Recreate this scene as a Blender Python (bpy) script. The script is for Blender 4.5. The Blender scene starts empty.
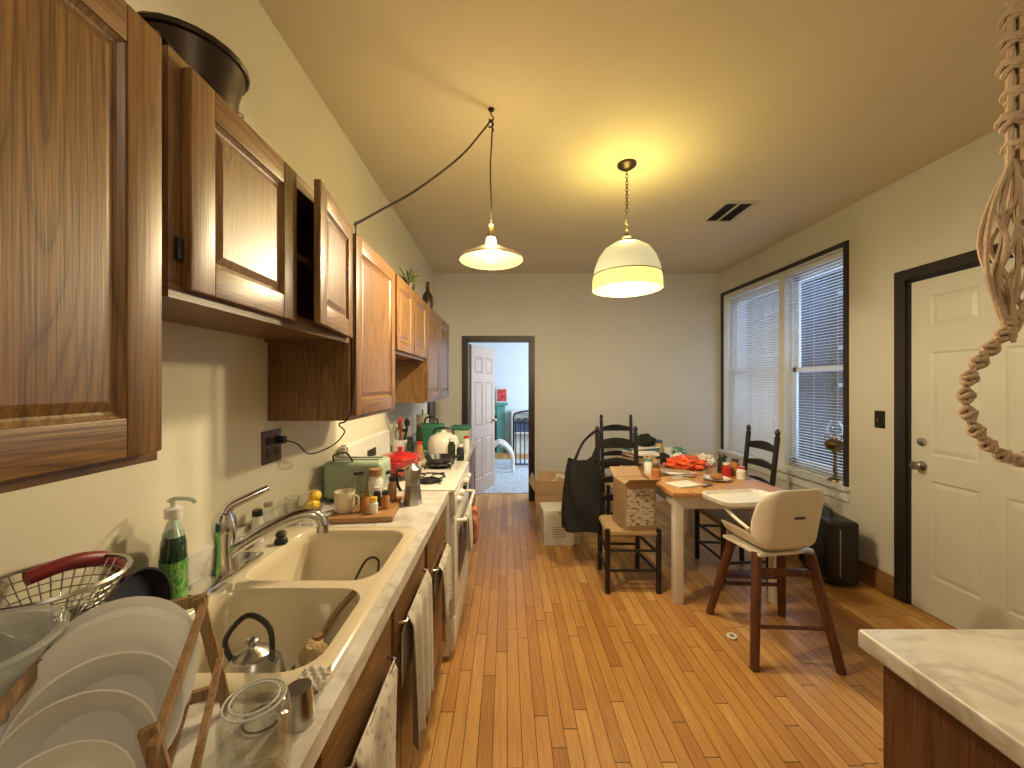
import bpy, bmesh, math, random
from mathutils import Vector, Matrix
from mathutils import noise as NZ
random.seed(7)
S=bpy.context.scene
S.view_settings.view_transform='Standard'
S.view_settings.look='None'
S.view_settings.exposure=0.2
COL=S.collection

# ------------------------------------------------------------ materials
def newmat(name):
    m=bpy.data.materials.new(name); m.use_nodes=True
    nt=m.node_tree; b=nt.nodes['Principled BSDF']
    return m,nt,b
def L(nt,a,b): nt.links.new(a,b)
def ramp(nt,stops):
    r=nt.nodes.new('ShaderNodeValToRGB'); e=r.color_ramp.elements
    while len(e)<len(stops): e.new(0.5)
    for i,(p,c) in enumerate(stops):
        e[i].position=p; e[i].color=(c[0],c[1],c[2],1)
    return r
def plain(name,c,rough=.5,metal=0,var=.12,scale=6,bump=0,bscale=80,trans=0,alpha=1,coat=0,emit=None,es=0,sub=0):
    m,nt,b=newmat(name)
    tc=nt.nodes.new('ShaderNodeTexCoord'); n=nt.nodes.new('ShaderNodeTexNoise')
    n.inputs['Scale'].default_value=scale; n.inputs['Detail'].default_value=3
    L(nt,tc.outputs['Object'],n.inputs['Vector'])
    lo=[max(0,x*(1-var)) for x in c]; hi=[min(1,x*(1+var)) for x in c]
    r=ramp(nt,[(.3,lo),(.7,hi)]); L(nt,n.outputs['Fac'],r.inputs['Fac']); L(nt,r.outputs['Color'],b.inputs['Base Color'])
    b.inputs['Roughness'].default_value=rough; b.inputs['Metallic'].default_value=metal
    b.inputs['Transmission Weight'].default_value=trans; b.inputs['Coat Weight'].default_value=coat
    b.inputs['Alpha'].default_value=alpha
    if emit: b.inputs['Emission Color'].default_value=(*emit,1); b.inputs['Emission Strength'].default_value=es
    if bump:
        n2=nt.nodes.new('ShaderNodeTexNoise'); n2.inputs['Scale'].default_value=bscale; L(nt,tc.outputs['Object'],n2.inputs['Vector'])
        bp=nt.nodes.new('ShaderNodeBump'); bp.inputs['Strength'].default_value=bump; bp.inputs['Distance'].default_value=.005
        L(nt,n2.outputs['Fac'],bp.inputs['Height']); L(nt,bp.outputs['Normal'],b.inputs['Normal'])
    return m
def wood(name,dark,light,axis='Z',rough=.4,scale=7,rings=9,coat=.15):
    m,nt,b=newmat(name)
    tc=nt.nodes.new('ShaderNodeTexCoord'); oi=nt.nodes.new('ShaderNodeObjectInfo')
    mul=nt.nodes.new('ShaderNodeMath'); mul.operation='MULTIPLY'; mul.inputs[1].default_value=37; L(nt,oi.outputs['Random'],mul.inputs[0])
    add=nt.nodes.new('ShaderNodeVectorMath'); add.operation='ADD'; L(nt,tc.outputs['Object'],add.inputs[0]); L(nt,mul.outputs[0],add.inputs[1])
    def mp(k):
        q=nt.nodes.new('ShaderNodeMapping'); s=[1,1,1]; s['XYZ'.index(axis)]=k; q.inputs['Scale'].default_value=s
        L(nt,add.outputs[0],q.inputs['Vector']); return q
    a=mp(.10); n=nt.nodes.new('ShaderNodeTexNoise'); n.inputs['Scale'].default_value=scale; n.inputs['Detail'].default_value=1.5; n.inputs['Roughness'].default_value=.35
    L(nt,a.outputs[0],n.inputs['Vector'])
    m1=nt.nodes.new('ShaderNodeMath'); m1.operation='MULTIPLY'; m1.inputs[1].default_value=rings*3; L(nt,n.outputs['Fac'],m1.inputs[0])
    pp=nt.nodes.new('ShaderNodeMath'); pp.operation='FRACT'; L(nt,m1.outputs[0],pp.inputs[0])
    mid=[x*.3+y*.7 for x,y in zip(dark,light)]; dk=[x*.7+y*.3 for x,y in zip(dark,light)]
    r=ramp(nt,[(0,mid),(.35,light),(.8,mid),(.97,dk)]); L(nt,pp.outputs[0],r.inputs['Fac'])
    c=mp(.025); n2=nt.nodes.new('ShaderNodeTexNoise'); n2.inputs['Scale'].default_value=260; n2.inputs['Detail'].default_value=2; L(nt,c.outputs[0],n2.inputs['Vector'])
    r2=ramp(nt,[(.38,(.50,.46,.42)),(.58,(1,1,1))]); L(nt,n2.outputs['Fac'],r2.inputs['Fac'])
    mx=nt.nodes.new('ShaderNodeMix'); mx.data_type='RGBA'; mx.blend_type='MULTIPLY'; mx.inputs[0].default_value=.75
    L(nt,r.outputs['Color'],mx.inputs[6]); L(nt,r2.outputs['Color'],mx.inputs[7]); L(nt,mx.outputs[2],b.inputs['Base Color'])
    b.inputs['Roughness'].default_value=rough; b.inputs['Coat Weight'].default_value=coat; b.inputs['Coat Roughness'].default_value=.3
    bp=nt.nodes.new('ShaderNodeBump'); bp.inputs['Strength'].default_value=.15; bp.inputs['Distance'].default_value=.002
    L(nt,n2.outputs['Fac'],bp.inputs['Height']); L(nt,bp.outputs['Normal'],b.inputs['Normal'])
    return m
def floormat():
    m,nt,b=newmat('floor_oak_strips')
    tc=nt.nodes.new('ShaderNodeTexCoord'); sp=nt.nodes.new('ShaderNodeSeparateXYZ'); L(nt,tc.outputs['Object'],sp.inputs[0])
    def M(op,a,bv=None):
        q=nt.nodes.new('ShaderNodeMath'); q.operation=op
        if hasattr(a,'links'): L(nt,a,q.inputs[0])
        else: q.inputs[0].default_value=a
        if bv is not None:
            if hasattr(bv,'links'): L(nt,bv,q.inputs[1])
            else: q.inputs[1].default_value=bv
        return q.outputs[0]
    xs=M('DIVIDE',sp.outputs['X'],.060); row=M('FLOOR',xs); fx=M('FRACT',xs)
    w1=nt.nodes.new('ShaderNodeTexWhiteNoise'); w1.noise_dimensions='1D'; L(nt,row,w1.inputs['W'])
    ys=M('ADD',M('DIVIDE',sp.outputs['Y'],.85),M('MULTIPLY',w1.outputs['Value'],9.0)); brd=M('FLOOR',ys); fy=M('FRACT',ys)
    cb=nt.nodes.new('ShaderNodeCombineXYZ'); L(nt,row,cb.inputs[0]); L(nt,brd,cb.inputs[1])
    w2=nt.nodes.new('ShaderNodeTexWhiteNoise'); w2.noise_dimensions='2D'; L(nt,cb.outputs[0],w2.inputs['Vector'])
    rc=ramp(nt,[(0,(.44,.205,.055)),(.3,(.54,.28,.08)),(.7,(.60,.325,.10)),(1,(.67,.40,.145))]); L(nt,w2.outputs['Value'],rc.inputs['Fac'])
    cb2=nt.nodes.new('ShaderNodeCombineXYZ'); L(nt,sp.outputs['X'],cb2.inputs[0]); L(nt,M('MULTIPLY',sp.outputs['Y'],.05),cb2.inputs[1]); L(nt,M('MULTIPLY',w2.outputs['Value'],20.),cb2.inputs[2])
    n=nt.nodes.new('ShaderNodeTexNoise'); n.inputs['Scale'].default_value=120; n.inputs['Detail'].default_value=3; L(nt,cb2.outputs[0],n.inputs['Vector'])
    rg=ramp(nt,[(.3,(.76,.68,.57)),(.65,(1,1,1))]); L(nt,n.outputs['Fac'],rg.inputs['Fac'])
    mx=nt.nodes.new('ShaderNodeMix'); mx.data_type='RGBA'; mx.blend_type='MULTIPLY'; mx.inputs[0].default_value=.85
    L(nt,rc.outputs['Color'],mx.inputs[6]); L(nt,rg.outputs['Color'],mx.inputs[7])
    g1=M('LESS_THAN',fx,.06); g2=M('LESS_THAN',fy,.006); g=M('MAXIMUM',g1,g2)
    mg=nt.nodes.new('ShaderNodeMix'); mg.data_type='RGBA'; L(nt,M('MULTIPLY',g,.85),mg.inputs[0]); L(nt,mx.outputs[2],mg.inputs[6]); mg.inputs[7].default_value=(.08,.03,.008,1)
    n3=nt.nodes.new('ShaderNodeTexNoise'); n3.inputs['Scale'].default_value=1.3; n3.inputs['Detail'].default_value=4; L(nt,tc.outputs['Object'],n3.inputs['Vector'])
    rw=ramp(nt,[(.35,(.80,.77,.74)),(.6,(1,1,1))]); L(nt,n3.outputs['Fac'],rw.inputs['Fac'])
    m3=nt.nodes.new('ShaderNodeMix'); m3.data_type='RGBA'; m3.blend_type='MULTIPLY'; m3.inputs[0].default_value=.7
    L(nt,mg.outputs[2],m3.inputs[6]); L(nt,rw.outputs['Color'],m3.inputs[7]); L(nt,m3.outputs[2],b.inputs['Base Color'])
    rr=ramp(nt,[(.3,(.30,)*3),(.7,(.44,)*3)]); L(nt,n3.outputs['Fac'],rr.inputs['Fac']); L(nt,rr.outputs['Color'],b.inputs['Roughness'])
    bp=nt.nodes.new('ShaderNodeBump'); bp.inputs['Strength'].default_value=.4; bp.inputs['Distance'].default_value=.002; bp.invert=True
    L(nt,g,bp.inputs['Height']); L(nt,bp.outputs['Normal'],b.inputs['Normal'])
    return m
def marble(name):
    m,nt,b=newmat(name)
    tc=nt.nodes.new('ShaderNodeTexCoord'); n=nt.nodes.new('ShaderNodeTexNoise'); n.inputs['Scale'].default_value=3.2; n.inputs['Detail'].default_value=6; n.inputs['Distortion'].default_value=.9
    L(nt,tc.outputs['Object'],n.inputs['Vector'])
    r=ramp(nt,[(.3,(.58,.56,.52)),(.45,(.66,.64,.61)),(.497,(.50,.46,.42)),(.53,(.65,.63,.60)),(.75,(.70,.69,.67))]); L(nt,n.outputs['Fac'],r.inputs['Fac'])
    n2=nt.nodes.new('ShaderNodeTexNoise'); n2.inputs['Scale'].default_value=9; n2.inputs['Detail'].default_value=7; L(nt,tc.outputs['Object'],n2.inputs['Vector'])
    r2=ramp(nt,[(.35,(.76,.73,.69)),(.6,(1,1,1))]); L(nt,n2.outputs['Fac'],r2.inputs['Fac'])
    mx=nt.nodes.new('ShaderNodeMix'); mx.data_type='RGBA'; mx.blend_type='MULTIPLY'; mx.inputs[0].default_value=.8
    L(nt,r.outputs['Color'],mx.inputs[6]); L(nt,r2.outputs['Color'],mx.inputs[7]); L(nt,mx.outputs[2],b.inputs['Base Color'])
    b.inputs['Roughness'].default_value=.28
    return m
def patterned(name,c1,c2,scale,rough=.8,kind='checker'):
    m,nt,b=newmat(name); tc=nt.nodes.new('ShaderNodeTexCoord')
    if kind=='checker':
        t=nt.nodes.new('ShaderNodeTexVoronoi'); t.inputs['Scale'].default_value=scale; out=t.outputs['Distance']
        L(nt,tc.outputs['Object'],t.inputs['Vector'])
        r=ramp(nt,[(.25,c2),(.4,c1)])
    elif kind=='print':
        t=nt.nodes.new('ShaderNodeTexNoise'); t.inputs['Scale'].default_value=scale; t.inputs['Detail'].default_value=2; out=t.outputs['Fac']
        q=nt.nodes.new('ShaderNodeMapping'); q.inputs['Scale'].default_value=(1,1,2.6); L(nt,tc.outputs['Object'],q.inputs['Vector']); L(nt,q.outputs[0],t.inputs['Vector'])
        r=ramp(nt,[(.42,c2),(.46,c1)])
    else:
        t=nt.nodes.new('ShaderNodeTexWave'); t.inputs['Scale'].default_value=scale; t.bands_direction=kind; out=t.outputs['Fac']
        L(nt,tc.outputs['Object'],t.inputs['Vector'])
        r=ramp(nt,[(.15,c2),(.3,c1)])
    L(nt,out,r.inputs['Fac']); L(nt,r.outputs['Color'],b.inputs['Base Color']); b.inputs['Roughness'].default_value=rough
    return m
def glassmat(name,c=(1,1,1),rough=.02,mxr=.45):
    m,nt,b=newmat(name)
    out=nt.nodes['Material Output']; tr=nt.nodes.new('ShaderNodeBsdfTransparent'); tr.inputs[0].default_value=(*c,1)
    gl=nt.nodes.new('ShaderNodeBsdfGlossy'); gl.inputs['Roughness'].default_value=rough
    lw=nt.nodes.new('ShaderNodeLayerWeight'); lw.inputs['Blend'].default_value=.3
    rr=ramp(nt,[(0,(.05,)*3),(1,(mxr,)*3)]); L(nt,lw.outputs['Facing'],rr.inputs['Fac'])
    mx=nt.nodes.new('ShaderNodeMixShader'); L(nt,rr.outputs['Color'],mx.inputs[0]); L(nt,tr.outputs[0],mx.inputs[1]); L(nt,gl.outputs[0],mx.inputs[2]); L(nt,mx.outputs[0],out.inputs['Surface'])
    return m

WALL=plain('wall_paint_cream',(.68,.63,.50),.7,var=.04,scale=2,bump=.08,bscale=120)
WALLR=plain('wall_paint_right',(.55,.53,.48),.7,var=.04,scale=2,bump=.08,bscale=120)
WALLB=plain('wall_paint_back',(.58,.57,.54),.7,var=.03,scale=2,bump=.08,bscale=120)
CEIL=plain('ceiling_paint',(.66,.58,.44),.8,var=.03,scale=1.5,bump=.06)
FLOOR=floormat()
OD,OL=(.080,.034,.012),(.250,.128,.045)
OAKZ=wood('oak_vertical',OD,OL,'Z'); OAKY=wood('oak_horizontal',OD,OL,'Y'); OAKX=wood('oak_cross',OD,OL,'X')
ISLW=wood('island_wood',(.07,.025,.012),(.16,.065,.03),'Z',rings=3)
BASEW=wood('baseboard_wood',(.18,.08,.03),(.34,.18,.07),'Y')
PINE=wood('table_pine',(.42,.19,.06),(.62,.33,.12),'Y',rough=.35,rings=4)
BAMBOO=wood('bamboo_rack',(.16,.085,.035),(.30,.17,.08),'Z',rough=.5,rings=3)
BOARDW=wood('cutting_board_wood',(.26,.12,.05),(.44,.24,.1),'Y',rings=4)
REDW=wood('high_chair_wood',(.06,.018,.01),(.14,.045,.022),'Z',rings=3)
MARB=marble('marble_laminate')
CREAM=plain('sink_cream_enamel',(.66,.58,.43),.18,var=.03,coat=.4)
CHROME=plain('chrome',(.62,.62,.63),.14,1,var=.03)
STEEL=plain('brushed_steel',(.50,.49,.47),.28,1,var=.1)
BLACK=plain('black_paint',(.012,.011,.012),.35,var=.3)
BLKTRIM=plain('dark_trim_paint',(.018,.013,.012),.4,var=.2)
BLKCLOTH=plain('black_cloth',(.008,.008,.009),.9,var=.3,bump=.4)
WHITE=plain('white_enamel',(.73,.71,.65),.25,var=.03)
WHITEP=plain('white_window_paint',(.66,.67,.66),.4,var=.03)
DOORP=plain('door_paint',(.55,.54,.49),.45,var=.03)
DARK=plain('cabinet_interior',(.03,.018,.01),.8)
PLATE=plain('white_ceramic',(.74,.73,.70),.12,var=.02,coat=.5)
GREYPL=plain('grey_plastic',(.5,.52,.52),.25,var=.05)
MINT=plain('mint_enamel',(.36,.45,.33),.3,var=.04)
GREENB=plain('green_cloth',(.03,.16,.10),.7)
RED=plain('red_enamel',(.45,.02,.02),.2,coat=.5)
DRED=plain('dark_red_silicone',(.20,.015,.02),.4)
SOAP=plain('green_soap',(.003,.035,.016),.1,var=.1,coat=.6)
LABEL=patterned('soap_label',(.02,.22,.04),(.5,.65,.2),30,.4,'print')
SOAPCAP=plain('clear_cap',(.45,.6,.5),.2,alpha=.6)
YEL=plain('lemon_yellow',(.75,.48,.03),.4)
ORG=plain('orange_red_plastic',(.7,.10,.03),.35,var=.3,scale=20)
MITT=plain('oven_mitt_cloth',(.45,.18,.09),.9,bump=.4)
CARD=plain('cardboard',(.38,.25,.14),.8,var=.08)
CARDW=patterned('printed_carton',(.60,.55,.46),(.25,.17,.12),26,.7,'print')
CARDWH=plain('white_carton',(.62,.60,.55),.7)
PAPER=plain('paper',(.7,.68,.62),.8)
TOWEL=patterned('tea_towel_cloth',(.60,.55,.48),(.40,.34,.30),42,.95)
TOWEL2=plain('plain_towel_cloth',(.56,.52,.45),.95,bump=.5)
ROPE=plain('macrame_cotton',(.47,.35,.25),.95,bump=.8,bscale=150)
RUSH=patterned('rush_seat',(.42,.29,.15),(.25,.16,.07),40,.9,'X')
BRASS=plain('aged_brass',(.26,.18,.09),.35,1,var=.2)
BRZ=plain('dark_bronze',(.05,.035,.025),.4,.8,var=.2)
GLASS=glassmat('clear_glass',(.97,.98,.97)); WGLASS=glassmat('window_glass',(.95,.97,1))
FROST=plain('clear_plastic_tub',(.6,.62,.6),.12,var=.03,alpha=.4)
HCP=plain('high_chair_plastic',(.74,.69,.58),.3,var=.02)
BLIND=plain('blind_slats',(.68,.73,.80),.5,var=.02)
CORD=plain('brown_cord',(.03,.022,.015),.6)
RUG=patterned('rug_weave',(.42,.48,.55),(.28,.33,.42),14,.95)
TEAL=plain('teal_paint',(.10,.30,.27),.5)
PINKD=plain('door_paint_tan',(.36,.27,.23),.55,var=.03)
BLUEW=plain('wall_paint_pale_blue',(.62,.70,.78),.7,var=.03)
PLANT=plain('dried_leaves',(.10,.11,.04),.8,var=.4)
DGREEN=plain('dark_green_glass',(.02,.03,.015),.15)
SPICE=plain('spice',(.4,.16,.05),.7)
BRICK=plain('outside_brick',(.05,.07,.11),.8,var=.4,scale=3)
GROUND=plain('outside_ground',(.20,.23,.28),.9)
NAVY=plain('navy_print',(.05,.08,.15),.5)
def emis(name,c,s,base=(.8,.7,.5)):
    return plain(name,base,.4,emit=c,es=s)

# ------------------------------------------------------------ geometry helpers
def E(name,loc=(0,0,0),rz=0,par=None,rot=None):
    o=bpy.data.objects.new(name,None); o.empty_display_size=.05
    o.location=loc; o.rotation_euler=rot if rot else (0,0,rz); COL.objects.link(o)
    if par: o.parent=par
    return o
def fin(bm,name,mat,par=None,smooth=False,loc=None,rot=None):
    bmesh.ops.recalc_face_normals(bm,faces=bm.faces[:])
    me=bpy.data.meshes.new(name); bm.to_mesh(me); bm.free()
    for m in (mat if isinstance(mat,(list,tuple)) else [mat]): me.materials.append(m)
    if smooth:
        me.shade_smooth()
        try: me.set_sharp_from_angle(angle=math.radians(40))
        except Exception: pass
    o=bpy.data.objects.new(name,me); COL.objects.link(o)
    if par: o.parent=par
    if loc: o.location=loc
    if rot: o.rotation_euler=rot
    return o
def addbox(bm,x0,x1,y0,y1,z0,z1,mi=0):
    v=[bm.verts.new(p) for p in [(x0,y0,z0),(x1,y0,z0),(x1,y1,z0),(x0,y1,z0),(x0,y0,z1),(x1,y0,z1),(x1,y1,z1),(x0,y1,z1)]]
    for f in [(0,3,2,1),(4,5,6,7),(0,1,5,4),(1,2,6,5),(2,3,7,6),(3,0,4,7)]:
        q=bm.faces.new([v[i] for i in f]); q.material_index=mi
    return v
def box(par,name,x0,x1,y0,y1,z0,z1,mat,bev=0,loc=None,rot=None,seg=2):
    bm=bmesh.new(); addbox(bm,x0,x1,y0,y1,z0,z1)
    if bev: bmesh.ops.bevel(bm,geom=bm.edges[:],offset=bev,segments=seg,affect='EDGES',profile=.6)
    return fin(bm,name,mat,par,bool(bev),loc,rot)
def boxes(par,name,lst,mat):
    bm=bmesh.new()
    for b in lst: addbox(bm,*b[:6],*(b[6:7]))
    return fin(bm,name,mat,par)
def lathe(par,name,prof,mat,loc=(0,0,0),seg=28,rot=None,wob=None):
    bm=bmesh.new(); rings=[]
    for r,z in prof:
        if r<1e-5: rings.append([bm.verts.new((0,0,z))])
        else: rings.append([bm.verts.new((r*math.cos(2*math.pi*i/seg)*(wob(i/seg) if wob else 1),r*math.sin(2*math.pi*i/seg)*(wob(i/seg) if wob else 1),z)) for i in range(seg)])
    for a,b in zip(rings,rings[1:]):
        if len(a)==1 and len(b)==1: continue
        for i in range(seg):
            j=(i+1)%seg
            if len(a)==1: bm.faces.new([a[0],b[i],b[j]])
            elif len(b)==1: bm.faces.new([a[i],a[j],b[0]])
            else: bm.faces.new([a[i],a[j],b[j],b[i]])
    return fin(bm,name,mat,par,True,loc,rot)
def cyl(par,name,r,h,mat,loc=(0,0,0),seg=20,rot=None,r2=None):
    r2=r if r2 is None else r2
    return lathe(par,name,[(0,0),(r,0),(r2,h),(0,h)],mat,loc,seg,rot)
def cr(pts,n,closed=False):
    P=[Vector(p) for p in pts]
    if n<=1 or len(P)<3: return P
    out=[]; N=len(P); rng=N if closed else N-1
    for i in range(rng):
        if closed: a,b,c,d=P[(i-1)%N],P[i],P[(i+1)%N],P[(i+2)%N]
        else: a,b,c,d=P[max(i-1,0)],P[i],P[i+1],P[min(i+2,N-1)]
        for k in range(n):
            t=k/n; out.append(.5*((2*b)+(c-a)*t+(2*a-5*b+4*c-d)*t*t+(3*b-a-3*c+d)*t**3))
    if not closed: out.append(P[-1])
    return out
def addtube(bm,pts,r,n=8,sm=1,closed=False,flat=1):
    P=cr(pts,sm,closed); N=len(P); prev=None; rings=[]
    for i,p in enumerate(P):
        if closed: t=P[(i+1)%N]-P[(i-1)%N]
        else: t=P[min(i+1,N-1)]-P[max(i-1,0)]
        t.normalize()
        if prev is None:
            u=t.cross(Vector((0,0,1)));
            if u.length<.1: u=t.cross(Vector((0,1,0)))
        else: u=prev-t*prev.dot(t)
        u.normalize(); prev=u; w=t.cross(u)
        rad=r(i/max(1,N-1)) if callable(r) else r
        rings.append([bm.verts.new(p+(u*math.cos(2*math.pi*k/n)+w*math.sin(2*math.pi*k/n)*flat)*rad) for k in range(n)])
    for i in range(N if closed else N-1):
        a,b=rings[i],rings[(i+1)%N]
        for k in range(n): bm.faces.new([a[k],a[(k+1)%n],b[(k+1)%n],b[k]])
    if not closed:
        bm.faces.new(rings[0]); bm.faces.new(rings[-1][::-1])
def tube(par,name,pts,r,mat,n=8,sm=1,closed=False,flat=1):
    bm=bmesh.new(); addtube(bm,pts,r,n,sm,closed,flat); return fin(bm,name,mat,par,True)
def tubes(par,name,lst,mat,n=8):
    bm=bmesh.new()
    for t in lst: addtube(bm,t[0],t[1],n,t[2] if len(t)>2 else 1,t[3] if len(t)>3 else False)
    return fin(bm,name,mat,par,True)
def ball(par,name,rx,ry,rz,mat,loc=(0,0,0),rot=None,noise=0,seed=0,seg=20):
    bm=bmesh.new(); bmesh.ops.create_uvsphere(bm,u_segments=seg,v_segments=seg//2+2,radius=1)
    for v in bm.verts:
        k=1+noise*NZ.noise(v.co*2.2+Vector((seed,seed*2,0)))*1.6
        v.co=Vector((v.co.x*rx*k,v.co.y*ry*k,v.co.z*rz*k))
    return fin(bm,name,mat,par,True,loc,rot)
def nested(par,name,W,H,prof,mat,loc=(0,0,0),rz=0):
    bm=bmesh.new(); prev=None
    for ins,d in prof:
        r=[bm.verts.new((d,y,z)) for y,z in [(ins,ins),(W-ins,ins),(W-ins,H-ins),(ins,H-ins)]]
        if prev:
            for i in range(4): bm.faces.new([prev[i],prev[(i+1)%4],r[(i+1)%4],r[i]])
        else: bm.faces.new(r)
        prev=r
    bm.faces.new(prev)
    return fin(bm,name,mat,par,False,loc,(0,0,rz))
def cabdoor(par,loc,w,h,rz=0,st=.06,t=.02,nm='cabinet_door',pm=None):
    d=E(nm,loc,rz,par)
    box(d,'stile_a',0,t,0,st,0,h,OAKZ,.004); box(d,'stile_b',0,t,w-st,w,0,h,OAKZ,.004)
    box(d,'rail_top',0,t-.0005,st,w-st,h-st,h,OAKY,.003); box(d,'rail_bottom',0,t-.0005,st,w-st,0,st,OAKY,.003)
    W=w-2*st; H=h-2*st
    nested(d,'raised_panel',W,H,[(0,.002),(0,t-.004),(.007,t-.010),(.011,t-.012),(.026,t-.006),(.027,t-.0055)],pm or OAKZ,(0,st,st))
    return d
def cloth(par,name,w,h,mat,loc,amp=.012,over=.03,rz=0,seed=1,folds=3):
    bm=bmesh.new(); nu=26; nv=18; rnd=random.Random(seed); ph=rnd.random()*6
    g=[]
    for j in range(-4,nv+1):
        row=[]
        for i in range(nu+1):
            u=i/nu; y=(u-.5)*w
            if j<0: x=-.014; z=-(-j)*h*.12; x-=.002
            else:
                f=j/nv; x=.012+amp*f**.5*(math.sin(u*math.pi*2*folds+ph)+.5*math.sin(u*17+ph))+.004*f; z=-f*h+.01*math.sin(u*5+ph)*f; y*=1-.08*f
            if j==0: x=0; z=.008
            row.append(bm.verts.new((x,y,z)))
        g.append(row)
    for a,b in zip(g,g[1:]):
        for i in range(nu): bm.faces.new([a[i],a[i+1],b[i+1],b[i]])
    o=fin(bm,name,mat,par,True,loc,(0,0,rz)); md=o.modifiers.new('thick','SOLIDIFY'); md.thickness=.003
    return o
def crumple(par,name,rx,ry,rz_,mat,seed,loc=(0,0,0)):
    bm=bmesh.new(); bmesh.ops.create_icosphere(bm,subdivisions=4,radius=1)
    for v in bm.verts:
        c=v.co.copy(); s=Vector((seed,seed*1.7,seed*.3))
        k=1+.45*NZ.noise(c*2.3+s)+.22*NZ.noise(c*6+s)+.1*NZ.noise(c*13+s); v.co=Vector((c.x*rx*k,c.y*ry*k,max(0,rz_*.8+c.z*rz_*k)))
    return fin(bm,name,mat,par,False,loc)

# ------------------------------------------------------------ room
XL,XR,YB,YF,H=-.908,2.69,4.92,-1.4,2.875
floor=boxes(None,'floor',[(XL-.1,XR+.16,YF-.1,YB+.06,-.05,0)],FLOOR)
boxes(None,'floor_far_room',[(-2.2,2.4,YB+.06,8.6,-.05,0)],FLOOR)
boxes(None,'ceiling',[(XL-.1,XR+.16,YF-.1,YB+.12,H,H+.08)],CEIL)
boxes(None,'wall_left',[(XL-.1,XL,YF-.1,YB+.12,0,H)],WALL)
boxes(None,'wall_near',[(XL-.1,XR+.16,YF-.1,YF,0,H)],WALL)
DX0,DX1,DZ=-.505,.29,2.02
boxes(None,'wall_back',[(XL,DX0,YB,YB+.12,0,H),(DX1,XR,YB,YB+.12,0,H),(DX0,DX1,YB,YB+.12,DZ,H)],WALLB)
WY0,WY1,WZ0,WZ1=3.10,4.84,.64,2.57
RD0,RD1,RDZ=1.72,2.62,2.17
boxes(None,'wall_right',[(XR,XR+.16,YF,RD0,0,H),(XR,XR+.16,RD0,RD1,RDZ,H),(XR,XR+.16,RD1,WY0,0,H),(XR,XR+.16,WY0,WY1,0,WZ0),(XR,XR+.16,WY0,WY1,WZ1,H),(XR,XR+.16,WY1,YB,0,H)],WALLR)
boxes(None,'trim_1',[(DX0-.06,DX0,YB-.02,YB,0,DZ+.06),(DX1,DX1+.06,YB-.02,YB,0,DZ+.06),(DX0,DX1,YB-.02,YB,DZ,DZ+.06),
  (DX0,DX0+.012,YB,YB+.12,0,DZ),(DX1-.012,DX1,YB,YB+.12,0,DZ),(DX0,DX1,YB,YB+.12,DZ-.012,DZ)],BLKTRIM)
boxes(None,'baseboard_back',[(DX1+.06,XR,YB-.018,YB,0,.10)],WALLB)
boxes(None,'baseboard_right',[(XR-.018,XR,RD1+.07,YB-.02,0,.14),(XR-.03,XR-.018,RD1+.07,YB-.02,0,.02)],BASEW)
boxes(None,'trim_2',[(XR-.02,XR,RD1,RD1+.07,0,RDZ+.07),(XR-.02,XR,RD0-.07,RD0,0,RDZ+.07),(XR-.02,XR,RD0,RD1,RDZ,RDZ+.07),(XR,XR+.05,RD1-.012,RD1,0,RDZ),(XR,XR+.05,RD0,RD1,RDZ-.012,RDZ)],BLKTRIM)
d=E('door_1',(XR+.05,RD1-.014,0),math.pi)
W=RD1-RD0-.03; HH=RDZ-.02
box(d,'slab',-.0,.028,0,W,.005,HH,DOORP)
def six(par,W,HH,x0,mat,st=.115,hs=None):
    pw=(W-3*st)/2
    rows=hs; lst=[]
    for a,b in [(0,st),(st+pw,2*st+pw),(2*st+2*pw,W)]: lst.append((x0,x0+.008,a,b,.005,HH))
    zc=.005
    for z,h in rows:
        for a in (st,2*st+pw): lst.append((x0,x0+.008,a,a+pw,zc,z))
        zc=z+h
    for a in (st,2*st+pw): lst.append((x0,x0+.008,a,a+pw,zc,HH))
    boxes(par,'frame',lst,mat)
    for k,(z,h) in enumerate(rows):
        for q,a in enumerate((st,2*st+pw)):
            nested(par,'panel_%d_%d'%(k,q),pw,h,[(0,x0),(0,x0+.008),(.012,x0+.001),(.018,x0+.001),(.04,x0+.007),(.042,x0+.007)],mat,(0,a,z))
six(d,W,HH,.028,DOORP,hs=[(.24,.62),(1.02,.66),(1.84,.2)])
for z,r,nm in((.945,.03,'knob'),(1.10,.026,'deadbolt')):
    lathe(d,nm,[(0,0),(r,0),(r,.008),(.012,.012),(.012,.035),(.022,.04),(.028,.055),(.02,.07),(0,.072)] if nm=='knob' else [(0,0),(r,0),(r*.95,.015),(.01,.018),(0,.02)],STEEL,(.036,.07,z),rot=(0,math.pi/2,0))
boxes(None,'trim_3',[(XR-.018,XR,WY0-.035,WY0,WZ0,WZ1+.035),(XR-.018,XR,WY1,WY1+.035,WZ0,WZ1+.035),(XR-.018,XR,WY0,WY1,WZ1,WZ1+.035)],BLKTRIM)
boxes(None,'trim_4',[(XR-.05,XR+.10,WY0-.05,WY1+.05,WZ0-.005,WZ0+.025),(XR-.02,XR,WY0-.04,WY1+.04,WZ0-.09,WZ0-.005)],WHITEP)
boxes(None,'trim_5',[(XR,XR+.16,WY0,WY0+.012,WZ0+.025,WZ1),(XR,XR+.16,WY1-.012,WY1,WZ0+.025,WZ1),(XR,XR+.16,WY0,WY1,WZ1-.012,WZ1)],WHITEP)
ymid=3.86
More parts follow.
